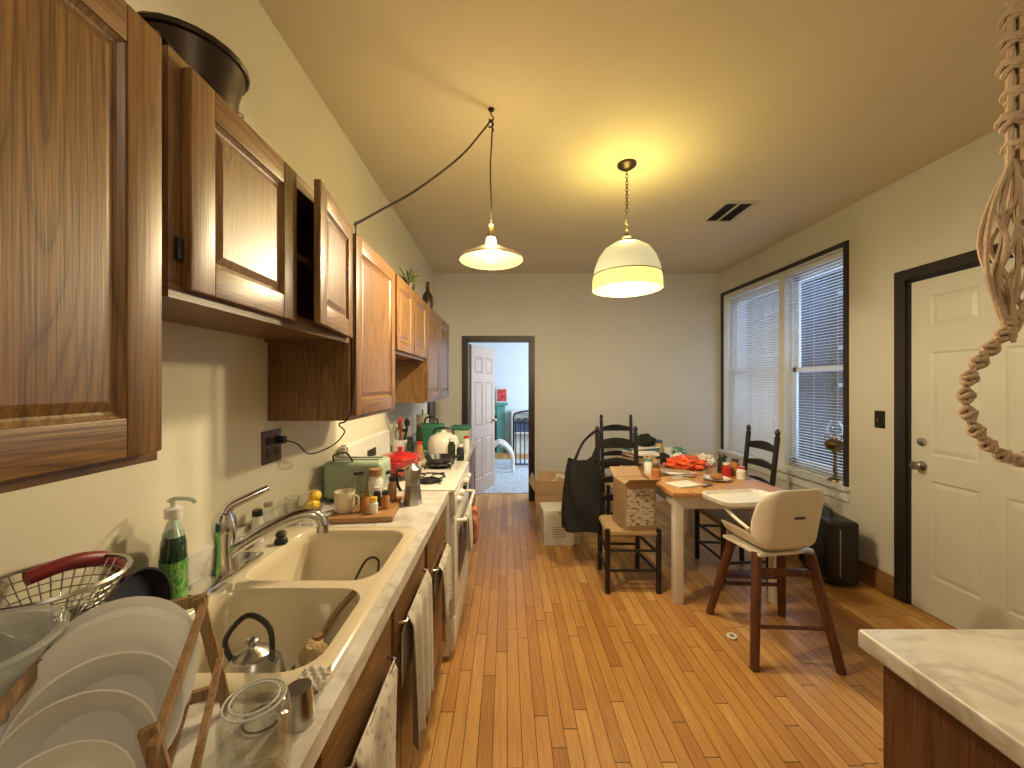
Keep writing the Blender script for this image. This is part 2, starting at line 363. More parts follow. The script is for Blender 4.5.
def window(name,y0,y1):
    w=E(name,(XR+.12,y0,WZ0+.025)); Wd=y1-y0; Hd=WZ1-.012-WZ0-.025; m=Hd*.5
    f=.05
    boxes(w,'frame',[(-.03,.03,0,f*.6,0,Hd),(-.03,.03,Wd-f*.6,Wd,0,Hd),(-.03,.03,f*.6,Wd-f*.6,Hd-.05,Hd),(-.03,.03,f*.6,Wd-f*.6,0,.04)],WHITEP)
    boxes(w,'lower_sash',[(-.025,0,f*.6,f*.6+.045,.04,m+.02),(-.025,0,Wd-f*.6-.045,Wd-f*.6,.04,m+.02),(-.025,0,f*.6,Wd-f*.6,.04,.10),(-.025,0,f*.6,Wd-f*.6,m-.02,m+.02)],WHITEP)
    boxes(w,'upper_sash',[(0,.025,f*.6,f*.6+.045,m-.02,Hd-.05),(0,.025,Wd-f*.6-.045,Wd-f*.6,m-.02,Hd-.05),(0,.025,f*.6,Wd-f*.6,m-.02,m+.02),(0,.025,f*.6,Wd-f*.6,Hd-.1,Hd-.05)],WHITEP)
    boxes(w,'glass',[(-.014,-.011,f+.02,Wd-f-.02,.10,m-.02),(.011,.014,f+.02,Wd-f-.02,m+.02,Hd-.1)],WGLASS)
window('window_1',WY0+.012,ymid-.03); window('window_2',ymid+.03,WY1-.012)
boxes(None,'trim_6',[(XR+.03,XR+.16,ymid-.035,ymid+.035,WZ0+.025,WZ1-.012)],WHITEP)
def blind(name,y0,y1,tilt,z0,z1,sp=.026):
    b=E(name,(XR+.055,0,0)); bm=bmesh.new(); z=z0+.03
    c,s=math.cos(tilt)*.0125,math.sin(tilt)*.0125
    while z<z1-.04:
        v=[bm.verts.new(p) for p in [(-c,y0,z-s),(c,y0,z+s),(c,y1,z+s),(-c,y1,z-s)]]; bm.faces.new(v); z+=sp
    o=fin(bm,'slats',BLIND,b); md=o.modifiers.new('t','SOLIDIFY'); md.thickness=.0008
    boxes(b,'head_rail',[(-.018,.018,y0,y1,z1-.035,z1),(-.012,.012,y0,y1,z0,z0+.015)],WHITEP)
    tubes(b,'ladder_cords',[([(-.013,y,z0),(-.013,y,z1-.03)],.0012) for y in (y0+.1,(y0+y1)/2,y1-.1)],WHITEP,5)
blind('window_blind',WY0+.02,ymid-.04,.0,WZ0+.027,WZ1-.014)
blind('window_blind',ymid+.04,WY1-.02,1.1,WZ0+.027,WZ1-.014)
boxes(None,'ground_outside',[(XR+.2,14,-3,14,-1.2,-1.1)],GROUND)
nb=E('neighbor_building',(8,5,-1.1)); boxes(nb,'walls',[(0,3,-8,8,0,5.6)],BRICK)
boxes(nb,'windows',[(-.05,0,y,y+1.0,z,z+1.4) for y in (-6,-3.6,-1.2,1.2,3.6,6) for z in (1.2,3.4)],WHITEP)
boxes(nb,'panes',[(-.07,-.05,y+.1,y+.9,z+.1,z+1.3) for y in (-6,-3.6,-1.2,1.2,3.6,6) for z in (1.2,3.4)],BLACK)
fe=E('porch_railing',(4.0,5,0)); boxes(fe,'rails',[(0,.05,-3,3,.95,1.02),(0,.05,-3,3,.2,.26)]+[(.01,.04,-3+k*.15,-2.97+k*.15,.26,.95) for k in range(40)]+[(0,.08,y,y+.08,-1.1,3.2) for y in(-3,-.2,2.6)],BLKTRIM)

# far room
boxes(None,'wall_far_room',[(-2.3,2.5,8.6,8.7,0,H),(-2.3,-2.2,YB+.12,8.6,0,H),(-2.2,XL-.1,YB+.02,YB+.12,0,H),
   (2.4,2.5,YB+.12,5.9,0,H),(2.4,2.5,7.7,8.6,0,H),(2.4,2.5,5.9,7.7,0,.7),(2.4,2.5,5.9,7.7,2.4,H)],BLUEW)
boxes(None,'ceiling_far_room',[(-2.3,2.5,YB+.12,8.7,H,H+.08)],WHITEP)
w=E('window_3',(2.45,5.9,.7))
boxes(w,'frame',[(-.03,.03,0,.06,0,1.7),(-.03,.03,1.74,1.8,0,1.7),(-.03,.03,.87,.93,0,1.7),(-.03,.03,0,1.8,0,.06),(-.03,.03,0,1.8,1.64,1.7),(-.03,.03,0,1.8,.82,.88)],WHITEP)
d=E('door_2',(DX0+.014,YB+.125,0),-math.radians(22))
box(d,'slab',.0,.03,0,.74,.01,1.99,PINKD); six(d,.74,1.98,.03,PINKD,st=.09,hs=[(.2,.55),(.9,.6),(1.62,.22)])
lathe(d,'knob',[(0,0),(.025,0),(.012,.01),(.012,.03),(.025,.045),(0,.06)],BRASS,(.038,.68,.95),rot=(0,math.pi/2,0))
boxes(None,'rug',[(-.5,1.4,5.25,7.6,0,.008)],RUG)
mt=E('fireplace_mantel',(-1.12,8.42,0))
boxes(mt,'surround',[(0,.18,0,.17,0,1.02),(.9,1.08,0,.17,0,1.02),(.18,.9,.02,.17,.8,1.02)],TEAL); boxes(mt,'shelf',[(-.06,1.14,-.06,.17,1.02,1.07)],TEAL); boxes(mt,'firebox',[(.18,.9,.12,.17,0,.8)],BLACK)
pf=E('framed_picture',(-.11,8.5,1.071)); boxes(pf,'frame',[(-.12,.12,0,.03,0,.32)],WHITEP); boxes(pf,'print',[(-.10,.10,-.005,0,.03,.29)],plain('red_print',(.5,.05,.05),.6,var=.8,scale=12))
v=E('flower_vase',(-.48,8.45,1.071)); lathe(v,'body',[(0,0),(.05,0),(.07,.08),(.03,.17),(.04,.2)],PLATE)
for i in range(6): tube(v,'stem_%d'%i,[(0,0,.18),(.05*math.cos(i),.02*math.sin(i),.26),(.10*math.cos(i),.03*math.sin(i),.32)],.01,RED if i%2 else ORG,5,2)
sh=E('white_bookshelf',(.10,8.25,0)); boxes(sh,'case',[(0,.03,0,.3,0,.9),(.77,.8,0,.3,0,.9),(.03,.77,0,.3,.87,.9),(.03,.77,0,.3,.42,.45),(.03,.77,0,.3,.0,.05),(.03,.77,.28,.3,.05,.87)],WHITEP)
boxes(sh,'books',[(.05+k*.05,.09+k*.05,.06,.25,.451,.66+.04*(k%3)) for k in range(13)],NAVY)
pg=E('play_yard_gate',(.16,6.98,0)); bm=bmesh.new()
for k in range(11): addtube(bm,[(k*.08,0,.04),(k*.08,0,.78)],.010,6)
addtube(bm,[(-.04,0,.78),(.0,0,.95),(.4,0,1.0),(.8,0,.95),(.84,0,.78)],.016,8,4); addtube(bm,[(-.04,0,.78),(.84,0,.78)],.014,8); addtube(bm,[(-.04,0,.04),(.84,0,.04)],.014,8)
addtube(bm,[(-.04,0,0),(-.04,0,.8)],.018,8); addtube(bm,[(.84,0,0),(.84,0,.8)],.014,8)
fin(bm,'bars',BLACK,pg,True)
ba=E('baby_play_arch',(-.12,6.5,.009)); tubes(ba,'arches',[([(-.22,0,.012),(-.2,0,.3),(0,0,.48),(.2,0,.3),(.22,0,.012)],.03,5),([(-.22,.3,.012),(-.2,.3,.3),(0,.3,.48),(.2,.3,.3),(.22,.3,.012)],.03,5),([(0,0,.48),(0,.3,.48)],.016)],PLATE)
ball(ba,'hanging_toy',.04,.04,.05,ORG,(0,.15,.42)); ball(ba,'hanging_ring',.03,.03,.04,TEAL,(0,0,.44))

# ceiling vent
VW=plain('vent_white',(.55,.53,.48),.5)
vt=E('ceiling_vent',(1.80,3.17,H)); boxes(vt,'frame',[(-.13,.13,-.19,-.165,-.012,-.0005),(-.13,.13,.165,.19,-.012,-.0005),(-.13,-.105,-.165,.165,-.012,-.0005),(.105,.13,-.165,.165,-.012,-.0005),(-.01,.004,-.165,.165,-.012,-.0005)],VW)
boxes(vt,'cavity',[(-.105,.105,-.165,.165,-.003,-.0005)],BLACK)
bm=bmesh.new()
for i in range(9):
    y=-.15+i*.037
    q=[bm.verts.new(p) for p in [(-.105,y,-.011),(.105,y,-.011),(.105,y+.012,-.004),(-.105,y+.012,-.004)]]; bm.faces.new(q)
fin(bm,'louvers',plain('vent_louver',(.10,.095,.09),.5),vt)
sw=E('light_switch',(XR-.0005,2.81,1.22)); box(sw,'plate',-.006,0,-.038,.038,-.062,.062,BRZ,.002); box(sw,'toggle',-.018,-.006,-.006,.006,-.012,.012,BRASS,.002)
ou=E('wall_outlet',(XL+.0005,1.50,1.235)); box(ou,'plate',0,.006,-.06,.06,-.062,.062,plain('brown_plate',(.10,.05,.03),.4),.002)
for y in(-.028,.028):
    for z in(-.022,.022): lathe(ou,'socket',[(0,0),(.016,0),(.015,.003),(0,.003)],BLACK,(.006,y,z),rot=(0,math.pi/2,0))
box(ou,'plug',.009,.04,.014,.042,.008,.036,BLACK,.004)
tube(ou,'plug_cord',[(.04,.028,.02),(.07,.06,.0),(.09,.12,-.05),(.14,.22,-.03),(.20,.20,.03),(.24,.05,.08),(.315,-.035,.12),(.338,-.035,.3),(.34,-.035,.85)],.003,CORD,6,6)

# ------------------------------------------------------------ upper cabinets
XU=-.60
def upper(name,y0,y1,z0,z1,doors):
    c=E(name,(XL+.001,y0,z0)); D=XU-XL; Wd=y1-y0; h=z1-z0
    boxes(c,'side_near',[(0,D-.018,0,.016,0,h)],OAKZ); boxes(c,'side_far',[(0,D-.018,Wd-.016,Wd,0,h)],OAKZ)
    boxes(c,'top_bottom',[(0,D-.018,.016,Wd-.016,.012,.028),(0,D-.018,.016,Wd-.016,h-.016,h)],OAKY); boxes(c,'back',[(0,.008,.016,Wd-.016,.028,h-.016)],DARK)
    boxes(c,'face_rails',[(D-.018,D,0,Wd,0,.04),(D-.018,D,0,Wd,h-.04,h)],OAKY)
    ys=[0]+[ (a+b)/2 for (_,a),(b,_) in zip([(d[0]-y0,d[1]-y0) for d in doors],[(d[0]-y0,d[1]-y0) for d in doors][1:])]+[Wd]
    lst=[(D-.018,D,0,.035,.04,h-.04),(D-.018,D,Wd-.035,Wd,.04,h-.04)]+[(D-.018,D,y-.02,y+.02,.04,h-.04) for y in ys[1:-1]]
    boxes(c,'face_stiles',lst,OAKZ)
    boxes(c,'shelf',[(.01,D-.03,.017,Wd-.017,h*.5,h*.5+.015)],OAKY)
    for k,dd in enumerate(doors):
        a,b=dd[0]-y0,dd[1]-y0; ang=dd[2] if len(dd)>2 else 0
        if not ang: cabdoor(c,(D+.001,a,.018),b-a,h-.036,0,nm='door_panel_%d'%k)
        else:
            w_=b-a; cabdoor(c,(D+.001+math.sin(ang)*w_,b-math.cos(ang)*w_,.018),w_,h-.036,ang,nm='door_panel_%d'%k)
    return c
TOP=2.075
upper('upper_cabinet',-.60,.668,1.345,TOP,[(-.57,.02),(.04,.655)])
upper('upper_cabinet',.69,1.475,1.63,TOP,[(.715,1.075),(1.10,1.465,math.radians(8))])
upper('upper_cabinet',1.48,2.04,1.335,TOP,[(1.50,2.02)])
upper('upper_cabinet',2.045,2.845,1.64,TOP,[(2.06,2.43),(2.45,2.83)])
upper('upper_cabinet',2.85,3.92,1.335,TOP,[(2.87,3.37),(3.39,3.90)])
hg=E('cabinet_hinges',(XU+.0,.69,1.80))
for z in(-.10,): box(hg,'hinge',.001,.010,.010,.023,z,z+.04,BLACK,.002)

# ------------------------------------------------------------ base cabinets
XF=-.335
def base(name,y0,y1,bays):
    c=E(name,(XL+.001,y0,0)); D=XF-XL; Wd=y1-y0
    boxes(c,'ends',[(0,D-.018,0,.016,.1,.868),(0,D-.018,Wd-.016,Wd,.1,.868)],OAKZ)
    boxes(c,'toe_kick',[(D-.08,D-.06,0,Wd,0,.1)],BLKTRIM); boxes(c,'bottom',[(0,D-.018,.016,Wd-.016,.1,.116)],OAKY)
    boxes(c,'face_frame',[(D-.018,D,0,Wd,.1,.14),(D-.018,D,0,Wd,.84,.868),(D-.018,D,0,Wd,.69,.715)],OAKY)
    lst=[]
    for k,(a,b) in enumerate(bays):
        a-=y0;b-=y0
        lst.append((D-.018,D,a-.03,a+.005,.14,.84)); lst.append((D-.018,D,b-.005,b+.03,.14,.84))
        cabdoor(c,(D+.001,a,.13),b-a,.565,nm='door_panel_%d'%k)
        dr=E('drawer_%d'%k,(D+.001,a,.71),0,c); box(dr,'front',0,.02,0,b-a,0,.14,OAKY,.006)
    boxes(c,'stiles',lst,OAKZ)
    return c
base('base_cabinet',-.6,2.045,[(-.56,.02),(.07,.62),(.66,1.06),(1.09,1.49),(1.54,2.01)])
base('base_cabinet',2.84,3.92,[(2.88,3.36),(3.40,3.88)])
SX0,SX1,SY0,SY1=-.868,-.335,.70,1.52
ct=E('countertop',(0,0,0))
boxes(ct,'slab',[(XL+.001,-.305,-.62,SY0+.012,.87,.91),(XL+.001,-.305,SY1-.012,2.055,.87,.91),(XL+.001,SX0+.012,SY0+.012,SY1-.012,.87,.91),(SX1-.012,-.305,SY0+.012,SY1-.012,.87,.91)],MARB)
boxes(ct,'splash',[(XL+.001,XL+.018,-.62,2.055,.91,.99)],MARB)
ct2=E('countertop',(0,3,0)); boxes(ct2,'slab',[(XL+.001,-.305,-.17,.94,.87,.91)],MARB); boxes(ct2,'splash',[(XL+.001,XL+.018,-.17,.94,.91,.99)],MARB)

# sink
def rr(x0,x1,y0,y1,r,z,n=6):
    out=[]
    for cx,cy,a0 in [(x1-r,y1-r,0),(x0+r,y1-r,90),(x0+r,y0+r,180),(x1-r,y0+r,270)]:
        for k in range(n+1):
            a=math.radians(a0+90*k/n); out.append((cx+r*math.cos(a),cy+r*math.sin(a),z))
    return out
sink=E('kitchen_sink',(0,0,.91)); bm=bmesh.new()
def loopv(pts): return [bm.verts.new(p) for p in pts]
def bridge(a,b):
    n=len(a)
    for i in range(n): bm.faces.new([a[i],a[(i+1)%n],b[(i+1)%n],b[i]])
o1=loopv(rr(SX0,SX1,SY0,SY1,.05,.001)); o2=loopv(rr(SX0+.002,SX1-.002,SY0+.002,SY1-.002,.05,.010)); o3=loopv(rr(SX0+.012,SX1-.012,SY0+.012,SY1-.012,.045,.015))
bridge(o1,o2); bridge(o2,o3)
edges=[bm.edges.get((o3[i],o3[(i+1)%len(o3)])) for i in range(len(o3))]
bowls=[(-.765,-.375,.745,1.055,.195),(-.765,-.375,1.095,1.475,.195)]
for x0,x1,y0,y1,dp in bowls:
    pr=[(0,.013),(.006,.006),(.010,-.03),(.020,-.14),(.04,-dp+.015),(.07,-dp)]
    prev=None
    for ins,z in pr:
        lp=loopv(rr(x0+ins,x1-ins,y0+ins,y1-ins,max(.03,.07-ins*.4),z))
        if prev: bridge(prev,lp)
        else:
            for i in range(len(lp)): edges.append(bm.edges.new((lp[i],lp[(i+1)%len(lp)])))
        prev=lp
    bm.faces.new(prev)
bmesh.ops.triangle_fill(bm,use_beauty=True,use_dissolve=False,edges=edges)
so=fin(bm,'basin',CREAM,sink,True)
for x0,x1,y0,y1,dp in bowls: lathe(sink,'drain',[(0,.001),(.03,.001),(.042,.004),(.045,.001)],STEEL,((x0+x1)/2,(y0+y1)/2,-dp))
# faucet
fa=E('kitchen_faucet',(-.812,1.12,.9255))
box(fa,'deck_plate',-.035,.035,-.13,.13,0,.014,CHROME,.006)
lathe(fa,'body',[(0,.012),(.036,.012),(.032,.03),(.027,.09),(.031,.12),(.031,.155),(.022,.178),(0,.185)],CHROME)
tube(fa,'spout',[(.0,0,.05),(.04,.01,.085),(.11,.04,.125),(.18,.07,.148),(.225,.085,.14),(.24,.09,.11)],lambda t:.021-.005*t,CHROME,14,6)
tube(fa,'lever',[(0,0,.17),(.01,.01,.195),(.05,.04,.215),(.085,.07,.232)],lambda t:.016-.006*t,CHROME,10,4)
cyl(fa,'aerator',.018,.025,CHROME,(.241,.09,.09))
lathe(fa,'side_sprayer',[(0,.0),(.022,.0),(.02,.012),(.014,.02),(.018,.03),(.012,.04),(0,.042)],BLACK,(.03,.23,.0))
# soap bottle
sb=E('dish_soap_bottle',(-.842,.985,.911),.75)
def ovl(par,name,prof,mat,sx,sy,loc=(0,0,0)):
    o=lathe(par,name,prof,mat,loc,24); o.scale=(sx,sy,1); return o
ovl(sb,'bottle',[(0,0),(.9,0),(1,.01),(1,.13),(.95,.165),(.8,.185)],SOAP,.028,.055)
ovl(sb,'upper_clear',[(.8,.186),(.5,.212),(.34,.222),(.34,.23)],SOAPCAP,.028,.055)
ovl(sb,'label',[(1.02,.03),(1.02,.13)],LABEL,.028,.055)
lathe(sb,'cap',[(.019,.228),(.019,.25),(.012,.253),(.007,.256),(.007,.27),(0,.271)],PLATE)
tube(sb,'pump_nozzle',[(-.01,0,.268),(.0,0,.274),(.03,-.03,.274),(.04,-.04,.266)],.005,SOAPCAP,8,3)

# drying rack and dishes (rack turned 30 degrees)
RA=math.radians(30); RC=Vector((-.515,.50,.911))
def rk(x,y,z): return (RC.x+x*math.cos(RA)-y*math.sin(RA),RC.y+x*math.sin(RA)+y*math.cos(RA),RC.z+z)
dr=E('dish_rack',tuple(RC),RA); bm=bmesh.new()
def slat(bm,p,q,w,t,axis):
    p=Vector(p);q=Vector(q);d=(q-p).normalized();a=Vector(axis);b=d.cross(a).normalized(); a=b.cross(d).normalized()
    vs=[]
    for s in(p,q):
        for i,j in((-1,-1),(1,-1),(1,1),(-1,1)): vs.append(bm.verts.new(s+a*i*t/2+b*j*w/2))
    for f in[(0,1,2,3),(7,6,5,4),(0,4,5,1),(1,5,6,2),(2,6,7,3),(3,7,4,0)]: bm.faces.new([vs[k] for k in f])
for s in(-1,1):
    for y in(-.15,.135):
        slat(bm,(s*.075,y,.205),(s*.115,y,.002),.016,.008,(0,1,0))
    slat(bm,(s*.082,-.17,.19),(s*.082,.155,.19),.016,.008,(1,0,0))
    slat(bm,(s*.104,-.17,.09),(s*.104,.155,.09),.016,.008,(1,0,0))
for y in(-.15,.135): slat(bm,(-.105,y+.01,.035),(.105,y+.01,.035),.018,.009,(0,1,0))
slat(bm,(-.085,.148,.195),(.085,.148,.195),.018,.009,(0,1,0))
fin(bm,'slats',BAMBOO,dr)
tubes(dr,'dowels',[([(x,-.16,.04),(x,.15,.04)],.006) for x in(-.06,-.02,.02,.06)],BAMBOO,8)
pp=[(0,.0),(.07,.0),(.078,.004),(.112,.016),(.125,.02),(.126,.023),(.110,.02),(.076,.008),(.068,.004),(0,.004)]
bowlp=[(0,0),(.04,0),(.045,.005),(.08,.03),(.105,.06),(.108,.06),(.084,.028),(.04,.007),(0,.006)]
for k,(x,y,r,prf) in enumerate([(-.01,.10,.76,pp),(-.008,.075,.74,pp),(-.004,.05,.74,pp),(0,.012,.76,bowlp),(-.004,-.035,.70,bowlp),(-.008,-.085,.60,bowlp)]):
    rr_=.126*r if prf is pp else .108*r
    pl=E('dinner_plate' if prf is pp else 'soup_bowl',rk(x,y,.048+rr_),0,None,(math.radians(74),0,RA+.12*(k%2)-.05)); o=lathe(pl,'dish',prf,PLATE,seg=44); o.scale=(r,r,r)
bw=E('mixing_bowl',(-.752,.50,.911)); lathe(bw,'bowl',[(0,0),(.05,0),(.055,.006),(.075,.06),(.085,.13),(.088,.13),(.078,.06),(.05,.008),(0,.006)],GREYPL,seg=36)
tub=E('plastic_tub',(-.71,.50,1.042))
lathe(tub,'body',[(0,0),(.07,0),(.075,.005),(.092,.085),(.100,.087),(.100,.093),(.089,.09),(.072,.008),(0,.006)],FROST,seg=36)
lathe(tub,'lid',[(0,.01),(.06,.01),(.065,.02),(.06,.024),(0,.024)],GREYPL)
co=E('wire_colander',(-.80,.685,.911))
lathe(co,'base_pot',[(0,0),(.075,0),(.08,.01),(.082,.13),(.087,.133),(.08,.13),(.076,.012),(0,.01)],STEEL,seg=32)
bm=bmesh.new()
for k in range(36):
    a=2*math.pi*k/36; addtube(bm,[((.02+.08*t)*math.cos(a),(.02+.08*t)*math.sin(a),.135+.085*t**1.8) for t in[i/6 for i in range(7)]],.0012,4)
for t in[i/9 for i in range(10)]:
    rad=.02+.08*t; addtube(bm,[(rad*math.cos(2*math.pi*k/24),rad*math.sin(2*math.pi*k/24),.135+.085*t**1.8) for k in range(24)],.0045 if t==1 else .0012,5,1,True)
fin(bm,'wire_basket',STEEL,co,True)
sk=E('frying_pan',(-.835,.865,.911)); lathe(sk,'pan',[(0,0),(.06,0),(.068,.03),(.072,.03),(.063,-.004),(0,-.004)],BLACK,(0.0,.0,.074),rot=(0,math.radians(78),0),seg=32)
tube(sk,'handle',[(.0,-.02,.14),(.02,-.06,.20),(.01,-.12,.225),(-.01,-.18,.222)],lambda t:.006+.009*math.sin(min(1,t*1.3)*math.pi*.7),DRED,10,5)
def glass(name,x,y,z,r,h,flip=False,mat=GLASS,r2=None):
    g=E(name,(x,y,z)); r2=r2 or r*1.1
    pr=[(0,0),(r,0),(r2,h),(r2-.002,h),(r-.003,.008),(0,.008)]
    if flip: pr=[(a,h-b) for a,b in pr]
    lathe(g,'glass',pr,mat,seg=28)
    bm=bmesh.new()
    for zz,rr_ in ((h*.98,r if flip else r2),(h*.03,r2 if flip else r)): addtube(bm,[(rr_*math.cos(a*math.pi/14),rr_*math.sin(a*math.pi/14),zz) for a in range(28)],.0018,6,1,True)
    fin(bm,'rim',mat,g,True); return g
g=E('glass_jar',(-.352,.545,.911)); lathe(g,'jar',[(0,.125),(.03,.125),(.042,.118),(.045,.10),(.044,.02),(.038,.008),(.038,0),(.035,0),(.041,.02),(.042,.10),(0,.12)],GLASS,seg=32)
tubes(g,'thread_rings',[([(rr_*math.cos(a*math.pi/14),rr_*math.sin(a*math.pi/14),zz) for a in range(28)],.0015,1,True) for rr_,zz in((.038,.124),(.030,.1255),(.039,.004))],GREYPL,6)
glass('drinking_glass',-.410,.655,.911,.026,.10,True); glass('drinking_glass',-.342,.44,.911,.032,.09,True)
tm=E('steel_tumbler',(-.350,.655,.911)); lathe(tm,'cup',[(0,.055),(.020,.055),(.027,.0),(.025,.0),(.018,.052),(0,.052)],STEEL)
dc=E('dish_cloth',(-.36,.722,.926)); bm=bmesh.new(); g=[]
for i in range(15):
    row=[]
    for j in range(15):
        u,v_=i/14-.5,j/14-.5; row.append(bm.verts.new((u*.05,v_*.05,.006+.006*math.sin(i*1.3)*math.cos(j*1.1)+.002*random.random())))
    g.append(row)
for a,b in zip(g,g[1:]):
    for j in range(14): bm.faces.new([a[j],a[j+1],b[j+1],b[j]])
o=fin(bm,'cloth',TOWEL2,dc,True); o.modifiers.new('s','SOLIDIFY').thickness=.004
# kettle in bowl
kt=E('steel_teapot',(-.575,.88,.718)); lathe(kt,'body',[(0,0),(.05,0),(.066,.02),(.070,.07),(.06,.12),(.038,.145),(.038,.15),(.02,.16),(.008,.165),(.008,.172),(.013,.18),(0,.188)],STEEL,seg=32)
tube(kt,'spout',[(.055,-.01,.06),(.09,-.02,.10),(.10,-.02,.14)],lambda t:.014-.006*t,STEEL,10,5)
tube(kt,'handle',[(-.045,0,.13),(-.06,0,.18),(-.01,0,.235),(.04,0,.205),(.045,0,.13)],.006,BLACK,8,5)
sp=E('saucepan',(-.48,.83,.718)); lathe(sp,'pan',[(0,0),(.04,0),(.045,.01),(.046,.05),(.043,.05),(.04,.012),(0,.008)],STEEL,(0,-.005,0)); tube(sp,'handle',[(-.0,-.045,.045),(.01,-.055,.08),(.02,-.05,.12)],.006,BLACK,8,3)
br=E('dish_brush',(-.45,.93,.72)); tube(br,'handle',[(.0,.0,.14),(.025,.05,.185),(.055,.085,.215)],.008,BAMBOO,8,3); ball(br,'bristle_head',.034,.034,.05,plain('bristles',(.45,.32,.18),.9,bump=1,bscale=200),(0,-.01,.11),(.5,0,0),.12,3)
cyl(br,'ferrule',.012,.02,BAMBOO,(0,-.005,.14)); tube(br,'lower_stem',[(0,-.01,.002),(0,-.01,.08)],.006,BAMBOO)
mc=E('measuring_cup_set',(-.53,1.33,.716)); lathe(mc,'cup',[(0,0),(.035,0),(.04,.04),(.038,.04),(.033,.003),(0,.003)],STEEL); tubes(mc,'loop_handles',[([(.03,0,.03),(.07,.02,.07),(.1,.04,.11),(.09,.06,.08),(.04,.03,.03)],.004,5),([(-.02,.03,.03),(.02,.08,.12),(.06,.1,.11),(.05,.07,.03),(.02,.03,.03)],.004,5)],BLACK,6)
bw=E('cereal_bowl',(-.62,1.24,.716)); lathe(bw,'bowl',[(0,0),(.025,0),(.03,.004),(.055,.035),(.053,.036),(.028,.008),(0,.006)],STEEL)

# counter items past the sink
cb=E('cutting_board',(-.615,1.73,.911),.12); box(cb,'board',-.13,.13,-.15,.15,0,.022,BOARDW,.004)
def mug(name,x,y,z,m=PLATE,s=1):
    mg=E(name,(x,y,z)); lathe(mg,'cup',[(0,0),(.035*s,0),(.042*s,.01),(.042*s,.085*s),(.039*s,.085*s),(.038*s,.012),(0,.01)],m); tube(mg,'handle',[(.04*s,-.01,.07*s),(.065*s,-.02,.065*s),(.066*s,-.02,.03*s),(.04*s,-.01,.02*s)],.005,m,8,5)
mug('coffee_mug',-.69,1.66,.934,CREAM)
def jar(name,x,y,z,r,h,body,cap,caph=.015):
    j=E(name,(x,y,z)); lathe(j,'body',[(0,0),(r,0),(r,h*.8),(r*.75,h*.9),(r*.75,h)],body,seg=22); cyl(j,'cap',r*.82,caph,cap,(0,0,h),22); return j
jar('spice_jar',-.605,1.66,.934,.020,.065,SPICE,BRASS); jar('spice_jar',-.56,1.64,.934,.018,.05,PLATE,YEL); jar('spice_jar',-.53,1.70,.934,.018,.06,SPICE,BLACK)
jar('milk_bottle',-.605,1.80,.934,.036,.12,PLATE,BOARDW,.03); jar('oil_bottle',-.675,1.775,.934,.027,.13,GLASS,BLACK); jar('pepper_mill',-.535,1.82,.934,.02,.09,BOARDW,BLACK,.02); jar('spice_jar',-.73,1.75,.934,.018,.06,BLACK,RED)
jar('vitamin_bottle',-.575,1.73,.934,.016,.07,BLACK,PLATE)
yb=E('fruit_bowl',(-.83,1.66,.911)); lathe(yb,'bowl',[(0,0),(.025,0),(.048,.045),(.046,.045),(.023,.005),(0,.004)],CREAM); ball(yb,'lemon_a',.030,.036,.028,YEL,(0,.0,.05)); ball(yb,'lemon_b',.025,.03,.024,YEL,(.008,.012,.085))
glass('drinking_glass',-.862,1.565,.911,.025,.11); glass('drinking_glass',-.795,1.55,.911,.022,.09); jar('glass_bottle',-.875,1.43,.926,.018,.10,GLASS,STEEL); jar('hand_soap',-.87,1.36,.926,.02,.09,PLATE,BLACK,.02)
to=E('toaster',(-.735,1.93,.911)); box(to,'body',-.14,.14,-.085,.085,.012,.195,MINT,.03,seg=4)
for sx in(-.1,.1):
    for sy in(-.06,.06): cyl(to,'foot',.012,.016,BLACK,(sx,sy,0),12)
for y in(-.03,.03): box(to,'slot',-.11,.11,y-.012,y+.012,.192,.197,BLACK)
box(to,'chrome_band',-.141,.141,-.05,.05,.05,.06,CHROME); box(to,'lever',.14,.16,-.015,.015,.12,.135,BLACK,.003); tube(to,'wire_rack_handle',[(-.09,-.07,.193),(-.09,-.07,.225),(-.03,-.07,.235),(.0,-.07,.193)],.004,BLACK,6,4)
mk=E('moka_pot',(-.445,1.84,.911)); lathe(mk,'body',[(0,0),(.046,0),(.045,.01),(.036,.085),(.036,.095),(.034,.1),(.044,.165),(.042,.167),(.012,.185),(.006,.19),(.009,.2),(0,.205)],STEEL,seg=8)
tube(mk,'handle',[(-.04,0,.155),(-.075,0,.15),(-.07,0,.09),(-.055,0,.06)],.007,BLACK,8,4)

# stove
sv=E('gas_stove',(XL+.012,2.065,0)); D=-.275-(XL+.012)
box(sv,'body',0,D-.03,0,.765,.03,.895,WHITE,.006); box(sv,'cooktop',0,D,0,.765,.895,.915,WHITE,.006)
box(sv,'oven_door',D-.03,D,.01,.755,.24,.76,WHITE,.008); box(sv,'oven_window',D,D+.002,.15,.615,.36,.62,BLACK)
box(sv,'drawer',D-.03,D-.004,.01,.755,.05,.225,WHITE,.006); box(sv,'control_panel',D-.03,D+.002,.005,.76,.775,.89,WHITE,.006)
box(sv,'legs',.04,D-.1,.02,.74,0,.03,BLACK)
for k in range(5): lathe(sv,'knob_%d'%k,[(0,0),(.022,0),(.018,.022),(0,.024)],WHITE if k!=2 else BLACK,(D+.002,.1+.14*k,.835),rot=(0,math.pi/2,0),seg=18)
tubes(sv,'oven_handle',[([(D,.08,.725),(D+.04,.09,.725),(D+.045,.14,.725),(D+.045,.62,.725),(D+.04,.67,.725),(D,.68,.725)],.011,3)],WHITE,10)
bm=bmesh.new(); addbox(bm,0,.05,0,.765,.915,1.15); bmesh.ops.bevel(bm,geom=bm.edges[:],offset=.012,segments=3,affect='EDGES'); fin(bm,'backguard',WHITE,sv,True)
